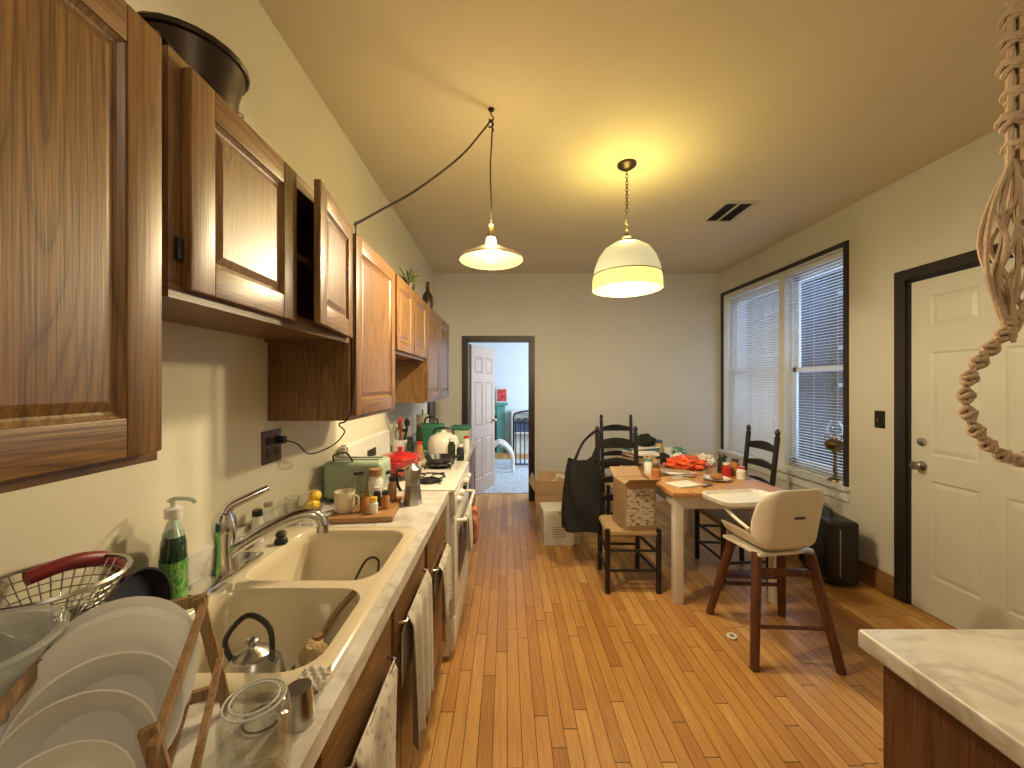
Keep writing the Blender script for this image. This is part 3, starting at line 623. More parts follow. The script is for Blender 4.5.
box(sv,'clock_panel',.05,.053,.30,.45,1.02,1.07,BLACK)
bm=bmesh.new()
for cx in(.17,.44):
    for cy in(.19,.575):
        for k in range(4):
            a=k*math.pi/2+math.pi/4; addtube(bm,[(cx+.03*math.cos(a),cy+.03*math.sin(a),.945),(cx+.11*math.cos(a),cy+.11*math.sin(a),.945),(cx+.12*math.cos(a),cy+.12*math.sin(a),.916)],.005,6)
        addtube(bm,[(cx+.09*math.cos(2*math.pi*k/24),cy+.09*math.sin(2*math.pi*k/24),.940) for k in range(24)],.005,6,1,True)
fin(bm,'burner_grates',BLACK,sv,True)
for cx in(.17,.44):
    for cy in(.19,.575): lathe(sv,'burner',[(.08,.916),(.06,.918),(.04,.92),(.035,.93),(0,.932)],BLACK,(cx,cy,0))
po=E('red_dutch_oven',(XL+.012+.26,2.065+.26,.9505)); lathe(po,'pot',[(0,0),(.095,0),(.108,.012),(.112,.085),(.114,.09),(.10,.105),(.05,.118),(.015,.122),(.013,.135),(.02,.14),(.016,.15),(0,.152)],RED,seg=36)
for s in(-1,1): tube(po,'side_handle',[(.03*1,s*.105,.07),(.025,s*.135,.075),(-.025,s*.135,.075),(-.03,s*.105,.07)],.008,RED,8,4)
box(po,'pot_label',.1115,.113,-.03,.03,.03,.06,PLATE)
fp=E('skillet',(XL+.012+.44,2.065+.575,.952)); lathe(fp,'pan',[(0,0),(.08,0),(.1,.035),(.103,.035),(.083,-.002),(0,.003)],BLACK); tube(fp,'handle',[(.09,-.02,.03),(.13,-.06,.045),(.15,-.11,.05)],.009,BLACK,8,3)
om=E('oven_mitt',(-.275+.068,2.50,.70))
ball(om,'mitt_body',.03,.075,.12,MITT,(.0,0,-.13)); ball(om,'thumb',.02,.03,.06,MITT,(.004,-.068,-.10),(.5,0,0)); tube(om,'cuff',[(0,-.05,-.035),(.0,.0,-.03),(0,.05,-.035)],.022,MITT,8,3); tube(om,'loop',[(0,.0,-.03),(.0,0,.01),(-.016,0,.038),(-.032,0,.01),(-.01,0,-.03)],.003,MITT,6,4)
tw=E('oven_towel',(-.23,2.28,.737)); cloth(tw,'cloth',.2,.22,TOWEL2,(0,0,0),.008,seed=4)
for k,(y,z,w_,h_,mt_) in enumerate([(.87,.76,.26,.26,TOWEL),(1.28,.79,.28,.42,TOWEL2),(1.78,.69,.24,.26,TOWEL)]):
    t=E('tea_towel',(-.290,y,z)); cloth(t,'cloth',w_,h_,mt_,(0,0,0),.010,seed=k+2,folds=2+k%2)
    tubes(t,'towel_bar',[([(-.022,-w_/2-.02,0),(0,-w_/2-.015,0),(0,w_/2+.015,0),(-.022,w_/2+.02,0)],.004)],CHROME,8)

# items on far counter
uc=E('utensil_crock',(-.81,2.97,.911)); lathe(uc,'crock',[(0,0),(.05,0),(.06,.06),(.055,.14),(.05,.14),(.053,.06),(.045,.01),(0,.01)],PLATE)
for k,(dx,dy,h_,m_) in enumerate([(.04,.02,.3,BLACK),(-.02,.04,.27,BAMBOO),(.02,-.04,.29,BAMBOO),(-.03,-.02,.26,STEEL),(0,.0,.31,RED),(.05,-.02,.26,BLACK)]):
    tube(uc,'utensil_%d'%k,[(dx*.3,dy*.3,.02),(dx,dy,h_-.06)],.005,m_,6); ball(uc,'head_%d'%k,.022,.008,.035,m_,(dx*1.1,dy*1.1,h_-.03),(0,0,k))
rc=E('rice_cooker',(-.50,3.08,.911)); lathe(rc,'body',[(0,0),(.10,0),(.115,.01),(.125,.06),(.122,.12),(.1,.155),(.05,.18),(.02,.186),(.018,.2),(0,.205)],WHITE,seg=36)
tube(rc,'handle',[(-.08,0,.15),(-.06,0,.21),(.06,0,.21),(.08,0,.15)],.008,BLACK,8,4); box(rc,'switch_panel',.10,.128,-.03,.03,.03,.08,STEEL,.004)
gb=E('green_canister',(-.40,3.42,.911)); box(gb,'tin',-.08,.08,-.09,.09,0,.17,MINT,.02); box(gb,'lid',-.082,.082,-.092,.092,.17,.2,GREENB,.012)
bp=E('insulated_lunch_bag',(-.66,3.40,.911)); box(bp,'bag',-.11,.11,-.08,.08,0,.22,GREENB,.03,seg=3); tube(bp,'handle',[(-.06,0,.21),(-.04,0,.27),(.04,0,.27),(.06,0,.21)],.008,BLACK,8,4)
for k,(x,y,h_,m_,c_) in enumerate([(-.72,2.90,.15,DGREEN,BLACK),(-.65,2.89,.12,SPICE,RED),(-.345,2.89,.10,BLACK,PLATE),(-.70,3.12,.22,DGREEN,BRASS),(-.84,3.15,.18,GLASS,BLACK),(-.34,3.27,.11,PLATE,RED),(-.41,2.89,.14,DGREEN,PLATE)]): jar('condiment_bottle',x,y,.911,.028,h_,m_,c_,.02)
pb=E('paper_towel_roll',(-.80,3.70,.911)); cyl(pb,'roll',.06,.26,PAPER,(0,0,.012)); cyl(pb,'base',.07,.012,BAMBOO); cyl(pb,'post',.008,.05,BAMBOO,(0,0,.272))
wc=E('framed_art',(XL+.001,4.62,1.15)); box(wc,'frame',0,.03,-.17,.17,-.14,.14,BLACK,.004); box(wc,'face',.03,.032,-.14,.14,-.11,.11,BRZ)

# on top of cabinets
pt=E('stock_pot',(-.765,.94,TOP+.001)); lathe(pt,'pot',[(0,0),(.08,0),(.09,.015),(.10,.12),(.112,.165),(.115,.175),(.108,.175),(.095,.12),(.085,.02),(0,.018)],BRZ,seg=36)
tube(pt,'rim',[(.114*math.cos(a*math.pi/12),.114*math.sin(a*math.pi/12),.177) for a in range(24)],.009,BRZ,8,1,True)
for s in(-1,1): tube(pt,'ear_handle',[(.04,s*.095,.12),(.035,s*.13,.13),(-.035,s*.13,.13),(-.04,s*.095,.12)],.007,BRZ,8,4)
dp=E('dried_plant',(-.64,2.55,TOP+.001)); lathe(dp,'pot',[(0,0),(.03,0),(.04,.05),(.037,.05),(.028,.01),(0,.01)],BRZ)
bm=bmesh.new(); rnd=random.Random(5)
for k in range(30):
    a=rnd.random()*6.28; s=.03+.06*rnd.random(); h_=.04+.08*rnd.random(); p=[(0,0,.04),(s*.4*math.cos(a),s*.4*math.sin(a),.04+h_*.6),(s*math.cos(a),s*math.sin(a),.04+h_*(.8+.3*rnd.random()))]
    addtube(bm,p,lambda t:.0015+.005*max(0,math.sin(t*math.pi))*(t>.3),5,4)
fin(bm,'leaves',PLANT,dp,True)
vb=E('dark_bottle_vase',(-.64,3.15,TOP+.001)); lathe(vb,'bottle',[(0,0),(.035,0),(.042,.03),(.04,.11),(.016,.15),(.012,.21),(.017,.22),(0,.22)],BRZ)

# ------------------------------------------------------------ pendant lamps
l1=E('swag_pendant_lamp',(-.08,1.985,H))
lathe(l1,'ceiling_hook_plate',[(0,-.001),(.015,-.001),(.014,-.008),(0,-.01)],BRZ); tube(l1,'hook',[(0,0,-.008),(0,0,-.03),(.012,0,-.045),(0,0,-.06),(-.012,0,-.05)],.003,BRZ,6,4)
tube(l1,'drop_cord',[(0,0,-.055),(.006,0,-.10),(-.004,0,-.3),(.001,0,-.5),(0,0,-.595)],.004,CORD,6,4)
tube(l1,'swag_cord',[(0,0,-.055),(-.03,-.02,-.11),(-.14,-.12,-.31),(-.30,-.30,-.555),(-.42,-.42,-.70),(-.505,-.49,-.79)],.005,CORD,6,6)
tubes(l1,'cord_coil',[([(.012*math.cos(k*.9),.012*math.sin(k*.9),-.05-.004*k) for k in range(16)],.0035,2)],CORD,6)
lathe(l1,'socket',[(0,-.59),(.010,-.59),(.016,-.60),(.018,-.64),(.022,-.655),(.022,-.66)],BRASS)
lathe(l1,'glowing_collar',[(.022,-.655),(.026,-.67),(.03,-.69)],emis('collar_glow',(1,.82,.5),3.5),seg=24)
SH1=emis('lamp_shade_amber',(1,.60,.20),.42,(.06,.04,.015))
lathe(l1,'shade',[(.028,-.688),(.05,-.702),(.10,-.730),(.15,-.755),(.162,-.768),(.16,-.771),(.148,-.760),(.098,-.735),(.048,-.707),(.026,-.693)],SH1,seg=40)
tube(l1,'shade_rim',[(.162*math.cos(a*math.pi/20),.162*math.sin(a*math.pi/20),-.770) for a in range(40)],.003,BRASS,6,1,True)
ball(l1,'bulb',.03,.03,.036,emis('bulb_glow',(1,.85,.6),25),(0,0,-.745))
l2=E('dome_pendant_lamp',(.763,2.48,H))
lathe(l2,'canopy',[(0,-.001),(.06,-.001),(.058,-.015),(.03,-.035),(.008,-.04),(0,-.042)],BRZ)
bm=bmesh.new()
for k in range(18):
    z=-.045-k*.0215; a=k%2
    addtube(bm,[((.008*math.cos(t) if a else 0),(0 if a else .008*math.cos(t)),z-.012+.015*math.sin(t)) for t in[i*math.pi/5 for i in range(10)]],.0022,5,1,True)
fin(bm,'chain',BRZ,l2,True)
lathe(l2,'cap',[(.006,-.42),(.012,-.43),(.012,-.46),(.03,-.47),(.05,-.49),(.052,-.50),(0,-.50)],BRZ)
GT=emis('glass_shade_upper',(1,.90,.50),.48,(.28,.26,.16)); GB=emis('glass_shade_lower',(1,.88,.25),1.0,(.12,.10,.04)); GI=emis('glass_shade_inside',(1,.84,.30),.9,(.05,.045,.02))
lathe(l2,'shade_upper',[(.045,-.498),(.09,-.513),(.14,-.545),(.178,-.60),(.200,-.66),(.209,-.71)],GT,seg=44)
lathe(l2,'shade_lower',[(.209,-.71),(.214,-.74),(.216,-.795),(.218,-.80),(.212,-.802)],GB,seg=44)
lathe(l2,'shade_lining',[(.211,-.801),(.207,-.74),(.197,-.66),(.174,-.60),(.136,-.55),(.08,-.52)],GI,seg=44)
tube(l2,'band',[(.2105*math.cos(a*math.pi/20),.2105*math.sin(a*math.pi/20),-.71) for a in range(40)],.003,BRASS,6,1,True)
ball(l2,'bulb',.035,.035,.045,emis('bulb_glow_2',(1,.85,.55),14),(0,0,-.66))
def light(name,typ,loc,e,c,size=.05,rot=None,par=None,sy=None):
    ld=bpy.data.lights.new(name,typ); ld.energy=e; ld.color=c
    if typ=='POINT': ld.shadow_soft_size=size
    if typ=='AREA':
        ld.size=size
        if sy: ld.shape='RECTANGLE'; ld.size_y=sy
    o=bpy.data.objects.new(name,ld); o.location=loc; COL.objects.link(o)
    if rot: o.rotation_euler=rot
    if par: o.parent=par
    return o
light('bulb_light','POINT',(0,0,-.80),52,(1,.79,.50),.04,par=l1)
light('bulb_light','POINT',(0,0,-.80),58,(1,.81,.48),.06,par=l2)
light('ceiling_glow_fill','POINT',(0,0,-.36),12,(1,.80,.22),.08,par=l2)  # added light above the shade for the ceiling glow; no bulb here
light('ceiling_glow_fill','POINT',(0,0,-.56),7,(1,.74,.3),.05,par=l1)  # same kind of added glow light over the swag shade
l3=E('added_fill_lamp',(.6,-.55,H)); lathe(l3,'pan',[(0,-.001),(.17,-.001),(.17,-.03),(0,-.03)],WHITE); lathe(l3,'diffuser',[(.16,-.03),(.15,-.07),(.09,-.10),(0,-.11)],emis('diffuser_glow',(1,.86,.66),2))  # added lamp behind the camera, put in to brighten the near end
light('added_fill_light','POINT',(0,0,-.22),18,(1,.86,.64),.12,par=l3)
light('far_room_daylight','AREA',(2.35,6.8,1.55),120,(.78,.89,1),1.6,(0,math.pi/2,0),sy=1.6)
light('window_daylight','AREA',(XR+.35,3.95,1.7),26,(.58,.76,1),1.6,(0,math.pi/2,0),sy=1.8)

# ------------------------------------------------------------ island right
il=E('kitchen_island',(0,0,0)); box(il,'cabinet_body',.84,1.50,-.30,.87,.1,.868,ISLW); box(il,'plinth',.89,1.45,-.25,.82,0,.1,BLKTRIM)
box(il,'top',.807,1.56,-.35,.90,.87,.912,MARB,.008,seg=3)
# ------------------------------------------------------------ macrame plant hanger
mh=E('macrame_hanger',(1.275,1.0,0)); bm=bmesh.new()
def hel(x,y,z0,z1,amp,r,turns,n):
    for s in range(n):
        ph=2*math.pi*s/n; N=int(turns*10)
        addtube(bm,[(x+amp*math.cos(ph+2*math.pi*turns*i/N),y+amp*math.sin(ph+2*math.pi*turns*i/N),z0+(z1-z0)*i/N) for i in range(N+1)],r,7)
hel(.03,0,2.872,2.42,.012,.009,7,3)
def knot(p,t,R=.017,r=.010):
    t=t.normalized(); u=t.cross(Vector((0,1,.01))).normalized(); w_=t.cross(u)
    for off,ph in((-.012,0),(.0,1.6),(.012,3.2)):
        rr_=R*(1.15 if off==0 else .8)
        addtube(bm,[p+t*(off+.006*math.sin(a*math.pi/3+ph))+(u*math.cos(a*math.pi/6)+w_*math.sin(a*math.pi/6))*rr_ for a in range(12)],r,6,1,True)
for z in(2.42,2.355,2.29,2.22,2.15,2.085): knot(Vector((.03+.008*math.sin(z*40),0,z)),Vector((0,0,1)),.021,.008)
for s in range(4): addtube(bm,[(.03+.012*math.cos(s*1.57),.012*math.sin(s*1.57),2.45),(.03+.014*math.cos(s*1.57),.014*math.sin(s*1.57),2.04)],.007,6)
rnd=random.Random(11)
for k in range(12):
    a=(k/11-.5); pts=[(.03+a*.02,.0,2.05),(.02+a*.09,.02*math.sin(k),1.94),(.01+a*.115+.008*rnd.random(),.03*math.sin(k*2),1.84),(.005+a*.09,.025*math.sin(k*3),1.74),(.015+a*.045,.01*math.sin(k),1.66),(.02+a*.02,0,1.61-.03*rnd.random())]
    addtube(bm,pts,.0055,6,5)
path=cr([(.03,0,1.66),(-.005,.0,1.60),(-.055,.0,1.545),(-.09,.0,1.49),(-.098,0,1.43),(-.08,0,1.37),(-.035,0,1.315),(.03,.0,1.28),(.12,.03,1.30),(.2,.05,1.42),(.22,.05,1.7),(.12,.03,1.95),(.03,0,2.08)],8)
for s in(0,1):
    addtube(bm,[p+Vector((.004*math.cos(i*.7+s*3.14),.004*math.sin(i*.7+s*3.14),.003*math.cos(i*.7+s*3.14))) for i,p in enumerate(path)],.0045,6)
acc=.03
for i in range(1,len(path)-1):
    acc+=(path[i]-path[i-1]).length
    if acc>.043 and i<80: knot(path[i],path[i+1]-path[i-1],.0115,.006); acc=0
fin(bm,'knotted_cords',ROPE,mh,True)
lathe(mh,'ceiling_hook',[(0,2.874),(.02,2.874),(.018,2.865),(0,2.862)],BRASS,(.03,0,0))

# ------------------------------------------------------------ dining table
TZ=.76
tb=E('dining_table',(1.48,3.23,0)); hw,hl=.39,.67
box(tb,'top',-hw,hw,-hl,hl,TZ-.03,TZ,PINE,.005)
box(tb,'apron_a',-hw+.05,-hw+.07,-hl+.06,hl-.06,TZ-.12,TZ-.03,WHITE); box(tb,'apron_b',hw-.07,hw-.05,-hl+.06,hl-.06,TZ-.12,TZ-.03,WHITE)
box(tb,'apron_c',-hw+.06,hw-.06,-hl+.05,-hl+.07,TZ-.12,TZ-.03,WHITE); box(tb,'apron_d',-hw+.06,hw-.06,hl-.07,hl-.05,TZ-.12,TZ-.03,WHITE)
for sx in(-1,1):
    for sy in(-1,1):
        box(tb,'leg',-.03,.03,-.03,.03,0,TZ-.03,WHITE,.005,loc=(sx*(hw-.06),sy*(hl-.07),0))
def ladder(x,y,rz,w=.40,d=.37,name='ladderback_chair'):
    c=E(name,(x,y,0),rz); hh=1.08; sz=.43
    bm=bmesh.new()
    for s in(-1,1):
        addtube(bm,[(s*(w/2-.03),d/2,0),(s*(w/2-.03),d/2,.44),(s*(w/2-.025),d/2+.06,hh)],.019,10,6)
        addtube(bm,[(s*w/2,-d/2,0),(s*w/2,-d/2,sz+.02)],.019,10)
        for z in(.14,.28): addtube(bm,[(s*w/2,-d/2,z),(s*(w/2-.03),d/2,z)],.011,8)
    for z in(.16,.30): addtube(bm,[(-w/2,-d/2,z),(w/2,-d/2,z)],.011,8)
    addtube(bm,[(-w/2+.03,d/2,.2),(w/2-.03,d/2,.2)],.010,8)
    fin(bm,'frame',BLACK,c,True)
    for s in(-1,1): lathe(c,'finial',[(.018,0),(.01,.01),(.019,.025),(.017,.045),(.006,.06),(0,.062)],BLACK,(s*(w/2-.025),d/2+.06,hh-.005),seg=14)
    for z,hs in((.56,.05),(.70,.055),(.84,.06),(.98,.07)):
        yb=d/2+.06*((z-.44)/.64); bm=bmesh.new(); g=[]
        for i in range(13):
            u=i/12; xx=(u-.5)*(w-.06); yy=yb+.025*math.sin(u*math.pi); zt=hs*(.6+.4*math.sin(u*math.pi))
            g.append([bm.verts.new(p) for p in[(xx,yy-.005,z-hs*.4),(xx,yy-.005,z+zt-hs*.4),(xx,yy+.005,z+zt-hs*.4),(xx,yy+.005,z-hs*.4)]])
        for a,b in zip(g,g[1:]):
            for k in range(4): bm.faces.new([a[k],a[(k+1)%4],b[(k+1)%4],b[k]])
        bm.faces.new(g[0]); bm.faces.new(g[-1]); fin(bm,'back_slat',BLACK,c,True)
    bm=bmesh.new()
    pts=[(-w/2-.01,-d/2-.01),(w/2+.01,-d/2-.01),(w/2-.015,d/2),(-w/2+.015,d/2)]
    a=[bm.verts.new((p[0],p[1],sz-.025)) for p in pts]; b=[bm.verts.new((p[0],p[1],sz+.005)) for p in pts]; m_=bm.verts.new((0,0,sz-.006))
    bm.faces.new(a)
    for i in range(4): bm.faces.new([a[i],a[(i+1)%4],b[(i+1)%4],b[i]]); bm.faces.new([b[i],b[(i+1)%4],m_])
    bmesh.ops.bevel(bm,geom=[e for e in bm.edges if e.calc_length()>.3],offset=.008,segments=2,affect='EDGES'); fin(bm,'rush_seat',RUSH,c,True)
    return c
ladder(.89,2.93,0,w=.36,d=.36)
ladder(1.79,3.10,-math.pi/2,w=.40,d=.36)
ladder(1.22,4.13,0,w=.38,d=.34)
cx=E('printed_carton',(.94,2.89,.436),.10); box(cx,'carton',-.115,.115,-.11,.11,0,.33,CARD)
box(cx,'front_label',-.1,.1,-.1125,-.11,.03,.29,CARDW)
for s in(-1,1): box(cx,'flap',-.115,.115,0,.10,0,.003,CARD,loc=(0,s*.11,.33),rot=(math.radians(35 if s>0 else 150),0,0))
bg=E('tote_bag',(.61,3.16,0)); bm=bmesh.new(); g=[]
for j in range(16):
    f=j/15; z=.31+.55*f; rx=.155+.03*math.sin(f*2.6)-.06*f; ry=.07+.04*(1-f)
    g.append([bm.verts.new((rx*(abs(math.cos(t))**.6)*(1 if math.cos(t)>0 else -1)*(1+.07*math.sin(7*t+f*5)),ry*(abs(math.sin(t))**.7)*(1 if math.sin(t)>0 else -1)*(1+.14*math.sin(5*t+f*9)),z+.015*math.sin(t*3)*f)) for t in[2*math.pi*i/36 for i in range(36)]])
for a,b in zip(g,g[1:]):
    for i in range(36): bm.faces.new([a[i],a[(i+1)%36],b[(i+1)%36],b[i]])
bm.faces.new(g[0]); fin(bm,'bag',BLKCLOTH,bg,True)
tubes(bg,'straps',[([(-.07,-.04,.84),(.0,-.02,1.0),(.12,.0,1.10),(.14,.02,1.0),(.08,-.02,.84)],.010,6),([(-.06,.04,.84),(.02,.04,1.0),(.125,.03,1.085),(.14,.04,1.0),(.08,.05,.84)],.010,6)],BLKCLOTH)
# high chair
hc=E('high_chair',(1.505,2.25,0),math.radians(10)); lf=E('leg_frame',(0,0,0),math.radians(-13),hc)
for nm,b_,t_ in(('leg_1',(-.215,-.25),(-.13,-.12)),('leg_2',(.215,-.25),(.15,-.12)),('leg_3',(-.215,.25),(-.13,.12)),('leg_4',(.235,.25),(.15,.12))):
    tube(lf,nm,[(b_[0],b_[1],.0),(t_[0],t_[1],.555)],lambda t:.022+.004*t,REDW,12)
tube(lf,'stretcher_back',[(-.19,-.21,.20),(.19,-.21,.20)],.010,REDW,8); tube(lf,'stretcher_front',[(-.18,.20,.22),(.195,.20,.22)],.012,REDW,8); box(lf,'upper_rail',-.16,.18,-.155,-.13,.44,.475,REDW,.004)
box(lf,'footrest',-.17,.17,.16,.25,.27,.285,REDW,.005)
bm=bmesh.new(); g=[]
prof=[(.17,.57,.17),(.10,.565,.18),(-.02,.562,.185),(-.12,.565,.195),(-.168,.59,.20),(-.185,.68,.205),(-.20,.78,.208),(-.215,.88,.205),(-.222,.925,.17)]
for (y,z,hw_) in prof:
    row=[]
    for i in range(21):
        u=i/10-1; x=u*hw_; e=abs(u)**6
        back=max(0,min(1,(z-.56)/.05))
        row.append(bm.verts.new((x,y+e*(.10-.04*max(0,(z-.7)/.2))*back,z+e*.10*(1-back)+(-.02*e if z>.86 else 0))))
    g.append(row)
for a,b in zip(g,g[1:]):
    for i in range(20): bm.faces.new([a[i],a[i+1],b[i+1],b[i]])
o=fin(bm,'seat_shell',HCP,hc,True); md=o.modifiers.new('s','SOLIDIFY'); md.thickness=.010; o.modifiers.new('b','SUBSURF').levels=1
o.modifiers['b'].render_levels=1
boxes(hc,'back_slots',[(-.03,.03,-.209,-.198,.765,.773)],BLACK)
boxes(hc,'seat_base',[(-.17,.17,-.13,.15,.545,.560)],HCP)
for s in(-1,1):
    tube(hc,'tray_arm',[(s*.195,-.08,.68),(s*.198,.02,.71),(s*.19,.12,.745),(s*.18,.18,.762)],.010,HCP,10,5)
bm=bmesh.new(); pts=rr(-.24,.20,.03,.29,.07,.765)
a=[bm.verts.new(p) for p in pts]; b=[bm.verts.new((p[0]*1.02,p[1],.788)) for p in pts]; c_=[bm.verts.new((p[0]*.93,.16+(p[1]-.16)*.9,.788)) for p in pts]; d_=[bm.verts.new((p[0]*.9,.16+(p[1]-.16)*.86,.772)) for p in pts]
for p,q in((a,b),(b,c_),(c_,d_)): bridge(p,q)
bm.faces.new(a); bm.faces.new(d_); fin(bm,'tray',WHITE,hc,True)

# cartons on floor
c1=E('white_carton',(.50,3.70,0),.06); box(c1,'body',-.17,.17,-.13,.13,0,.31,CARDWH); boxes(c1,'print_lines',[(-.09,.03,-.1315,-.13,.16-.022*k,.168-.022*k) for k in range(5)],CARD)
box(c1,'lid_rim',-.175,.175,-.135,.135,.27,.315,CARDWH); box(c1,'handle_slot',-.04,.04,-.1365,-.135,.285,.30,CARD)
c2=E('open_cardboard_box',(.52,4.12,0),-.15)
boxes(c2,'walls',[(-.2,.2,-.2,-.195,0,.36),(-.2,.2,.195,.2,0,.36),(-.2,-.195,-.195,.195,0,.36),(.195,.2,-.195,.195,0,.36),(-.195,.195,-.195,.195,0,.005)],CARD)
box(c2,'flap_a',-.2,.2,0,.15,0,.004,CARD,loc=(0,-.2,.36),rot=(math.radians(100),0,0.0)); box(c2,'flap_b',-.2,.2,0,.15,0,.004,CARD,loc=(0,.195,.36),rot=(math.radians(60),0,0)); box(c2,'flap_c',0,.15,-.2,.2,0,.004,CARDWH,loc=(.2,0,.36),rot=(0,math.radians(-50),0)); box(c2,'flap_d',-.15,0,-.2,.2,0,.004,CARD,loc=(-.2,0,.36),rot=(0,math.radians(60),0))
crumple(c2,'packing_paper',.13,.13,.12,PAPER,3,(0,0,.24)); box(c2,'poking_magazine',-.12,.12,-.005,.005,.10,.52,PAPER,0,(0.02,.08,0),(.15,.15,.3)); box(c2,'poking_card',-.08,.08,-.003,.003,.10,.50,CARD,0,(-.05,-.05,0),(-.15,.2,-.4))
c3=E('cardboard_box',(1.02,4.70,0),.0); box(c3,'body',-.15,.15,-.15,.15,0,.42,CARD,.003); box(c3,'tape',-.025,.025,-.151,.151,.1,.421,PAPER)
bk=E('paper_bag',(.50,4.60,0)); box(bk,'bag',-.12,.12,-.08,.08,0,.38,CARD,.01)
bs=E('black_suitcase',(2.46,3.0,0),-.15); box(bs,'shell',-.10,.10,-.20,.20,.02,.48,BLACK,.03,seg=4); box(bs,'front_pocket',-.12,-.095,-.15,.15,.06,.36,BLKCLOTH,.01)
tube(bs,'zip',[(-.03,-.2,.08),(-.03,-.2,.42),(-.03,-.17,.475),(-.03,.17,.475),(-.03,.2,.42)],.004,STEEL,6)
tube(bs,'handle',[(0,-.06,.475),(0,-.05,.52),(0,.05,.52),(0,.06,.475)],.008,BLACK,8,4)
for s in(-.15,.15): cyl(bs,'wheel',.02,.03,BLACK,(-.015,s,.02),14,(0,math.pi/2,0))
b2=E('black_backpack',(2.50,3.55,0)); ball(b2,'pack',.13,.17,.22,BLKCLOTH,(0,0,.23),None,.12,9); tube(b2,'strap',[(-.10,-.05,.36),(-.16,-.05,.25),(-.12,-.05,.10)],.012,BLKCLOTH,8,4)
fr=E('toy_ring',(1.31,2.27,.0)); tube(fr,'ring',[(.022*math.cos(a*math.pi/10),.022*math.sin(a*math.pi/10),.008) for a in range(20)],.0075,PLATE,8,1,True)

# table clutter
def at(name,x,y,rz=0,z=0): return E(name,(x,y,TZ+.001+z),rz)
m=at('magazine_stack',1.27,3.70,.2)
for k in range(9): box(m,'issue_%d'%k,-.14,.14,-.10,.10,k*.014,k*.014+.013,[PAPER,CARD,BLACK,PAPER,RED,PAPER,TEAL,NAVY,PAPER][k],rot=(0,0,.12*(k%3)))
hb=E('knit_hat',(1.32,3.70,TZ+.128)); ball(hb,'hat',.09,.08,.055,BLKCLOTH,(0,0,.05),None,.3,6)
m=at('book_stack',1.23,3.46,-.15)
for k in range(5): box(m,'book_%d'%k,-.11+.01*(k%2),.10,-.075,.075,k*.022,k*.022+.021,[NAVY,PAPER,CARD,BLACK,PAPER][k],.002,rot=(0,0,.15*(k%3)-.1))
m=at('serving_tray',1.60,3.77,-.1); box(m,'base',-.13,.13,-.09,.09,0,.01,BOARDW); boxes(m,'rim',[(-.14,.14,-.10,-.09,0,.04),(-.14,.14,.09,.10,0,.04),(-.14,-.13,-.09,.09,0,.04),(.13,.14,-.09,.09,0,.04)],BOARDW)
mug('coffee_mug',1.56,3.77,TZ+.013); mug('coffee_mug',1.66,3.79,TZ+.013,TEAL)
m=at('red_plastic_bag',1.52,3.30); crumple(m,'crumpled_bag',.15,.11,.055,ORG,0)
m=at('cream_napkins',1.75,3.44); crumple(m,'crumpled_paper',.07,.08,.05,PAPER,5)
m=at('brown_paper_bag',1.20,3.25,.2); crumple(m,'bag',.07,.07,.06,CARD,9)
m=at('newspaper',1.56,3.56,.35); crumple(m,'folded_sheets',.12,.07,.04,PAPER,12)
m=at('ball_cap',1.40,3.50,.2); ball(m,'crown',.065,.06,.05,BLKCLOTH,(0,0,.045),None,.15,2); box(m,'visor',-.045,.045,-.10,-.05,.008,.014,BLKCLOTH,.003)
m=at('mail_pile',1.36,3.06,.2)
for k in range(12):
    a=random.uniform(-.8,.8); box(m,'sheet_%d'%k,-.08,.08,-.05,.05,0,.0015,[PAPER,PLATE,CARD][k%3],0,(random.uniform(-.05,.05),random.uniform(-.06,.06),k*.0026),(0,0,a))
m=at('open_notebook',1.25,2.76,.3); box(m,'pages_left',-.10,0,-.07,.07,0,.010,PAPER,.003); box(m,'pages_right',0,.10,-.07,.07,0,.012,PAPER,.003)
m=at('ballpoint_pen',1.40,2.72,.6); tube(m,'barrel',[(-.06,0,.006),(.06,0,.006)],.005,NAVY,8)
m=at('side_plate',1.56,2.90); o=lathe(m,'dish',pp,PLATE,seg=32); o.scale=(.75,.75,.8); ball(m,'bread',.045,.035,.02,SPICE,(0,0,.024),None,.2,1)
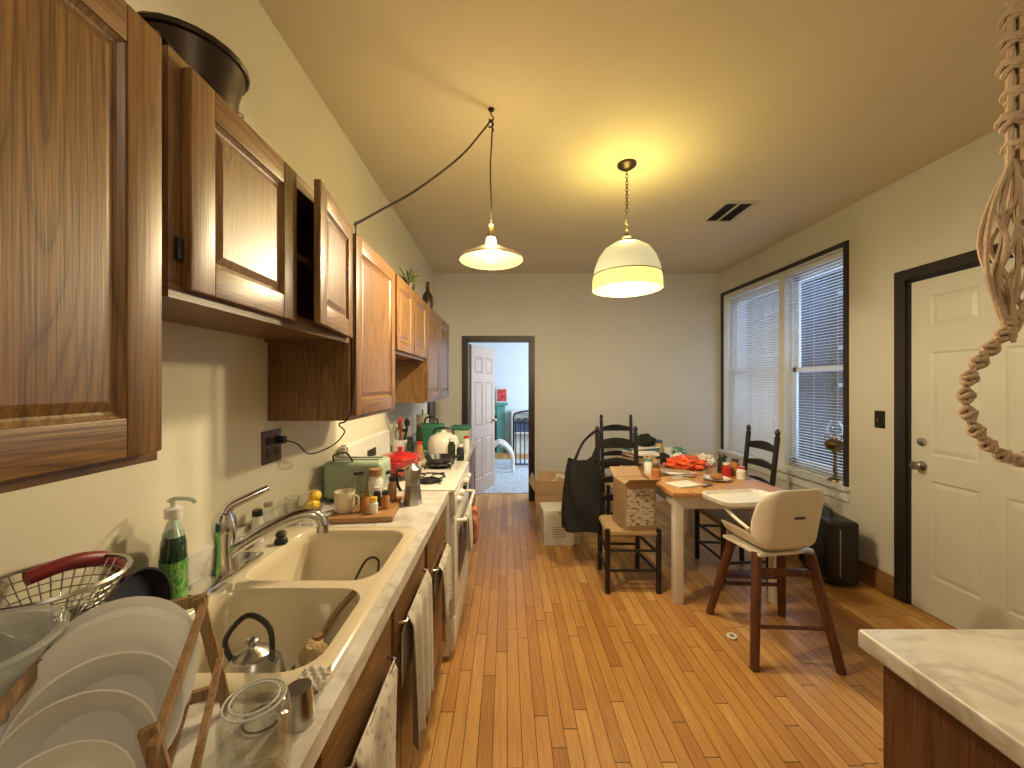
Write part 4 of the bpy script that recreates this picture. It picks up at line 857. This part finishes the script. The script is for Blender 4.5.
for x,y,h_,b_,c_ in[(1.70,3.02,.09,RED,PLATE),(1.76,2.93,.08,PLATE,RED),(1.79,3.06,.11,SPICE,BLACK),(1.73,3.14,.13,DGREEN,BRASS),(1.80,3.24,.10,PLATE,BLACK),(1.13,3.12,.10,PLATE,TEAL),(1.14,2.98,.08,SPICE,BRASS)]: jar('food_jar',x,y,TZ+.001,.032,h_,b_,c_)
glass('drinking_glass',1.21,3.05,TZ+.001,.028,.10); glass('drinking_glass',1.44,2.80,TZ+.001,.028,.09)
m=at('cereal_box',1.45,3.80,.25); box(m,'carton',-.055,.055,-.03,.03,0,.0+.17,NAVY,.002); box(m,'face',-.045,.045,-.0315,-.03,.02,.14,YEL)
m=at('folded_cloth',1.79,3.64,.1); box(m,'cloth',-.06,.06,-.10,.10,0,.06,plain('beige_cloth',(.5,.4,.28),.9,bump=.5),.02)
ol=E('antique_oil_lamp',(2.745,3.26,WZ0+.0255)); lathe(ol,'base',[(0,0),(.055,0),(.05,.015),(.02,.03),(.012,.06),(.018,.10),(.010,.14),(.012,.22),(.03,.25),(.065,.27),(.082,.31),(.065,.34),(.025,.355),(.02,.37)],BRASS,seg=30)
lathe(ol,'chimney',[(.022,.37),(.055,.41),(.055,.45),(.028,.50)],glassmat('lamp_glass',(.9,.92,.9),.05,.7),seg=24)
for s in(-1,1): tube(ol,'scroll_handle',[(0,s*.06,.31),(0,s*.10,.33),(0,s*.10,.38),(0,s*.065,.37),(0,s*.055,.33)],.005,BRASS,6,4)

# ------------------------------------------------------------ world + camera
wd=bpy.data.worlds.new('World'); S.world=wd; wd.use_nodes=True
bgn=wd.node_tree.nodes['Background']; bgn.inputs[0].default_value=(.47,.62,.88,1); bgn.inputs[1].default_value=1.15
cam=bpy.data.cameras.new('Camera'); co_=bpy.data.objects.new('Camera',cam); COL.objects.link(co_)
co_.location=(0,0,1.475); co_.rotation_euler=(math.pi/2,0,0); cam.sensor_width=36; cam.lens=390/1024*36; cam.shift_x=.005; cam.clip_start=.01
S.camera=co_
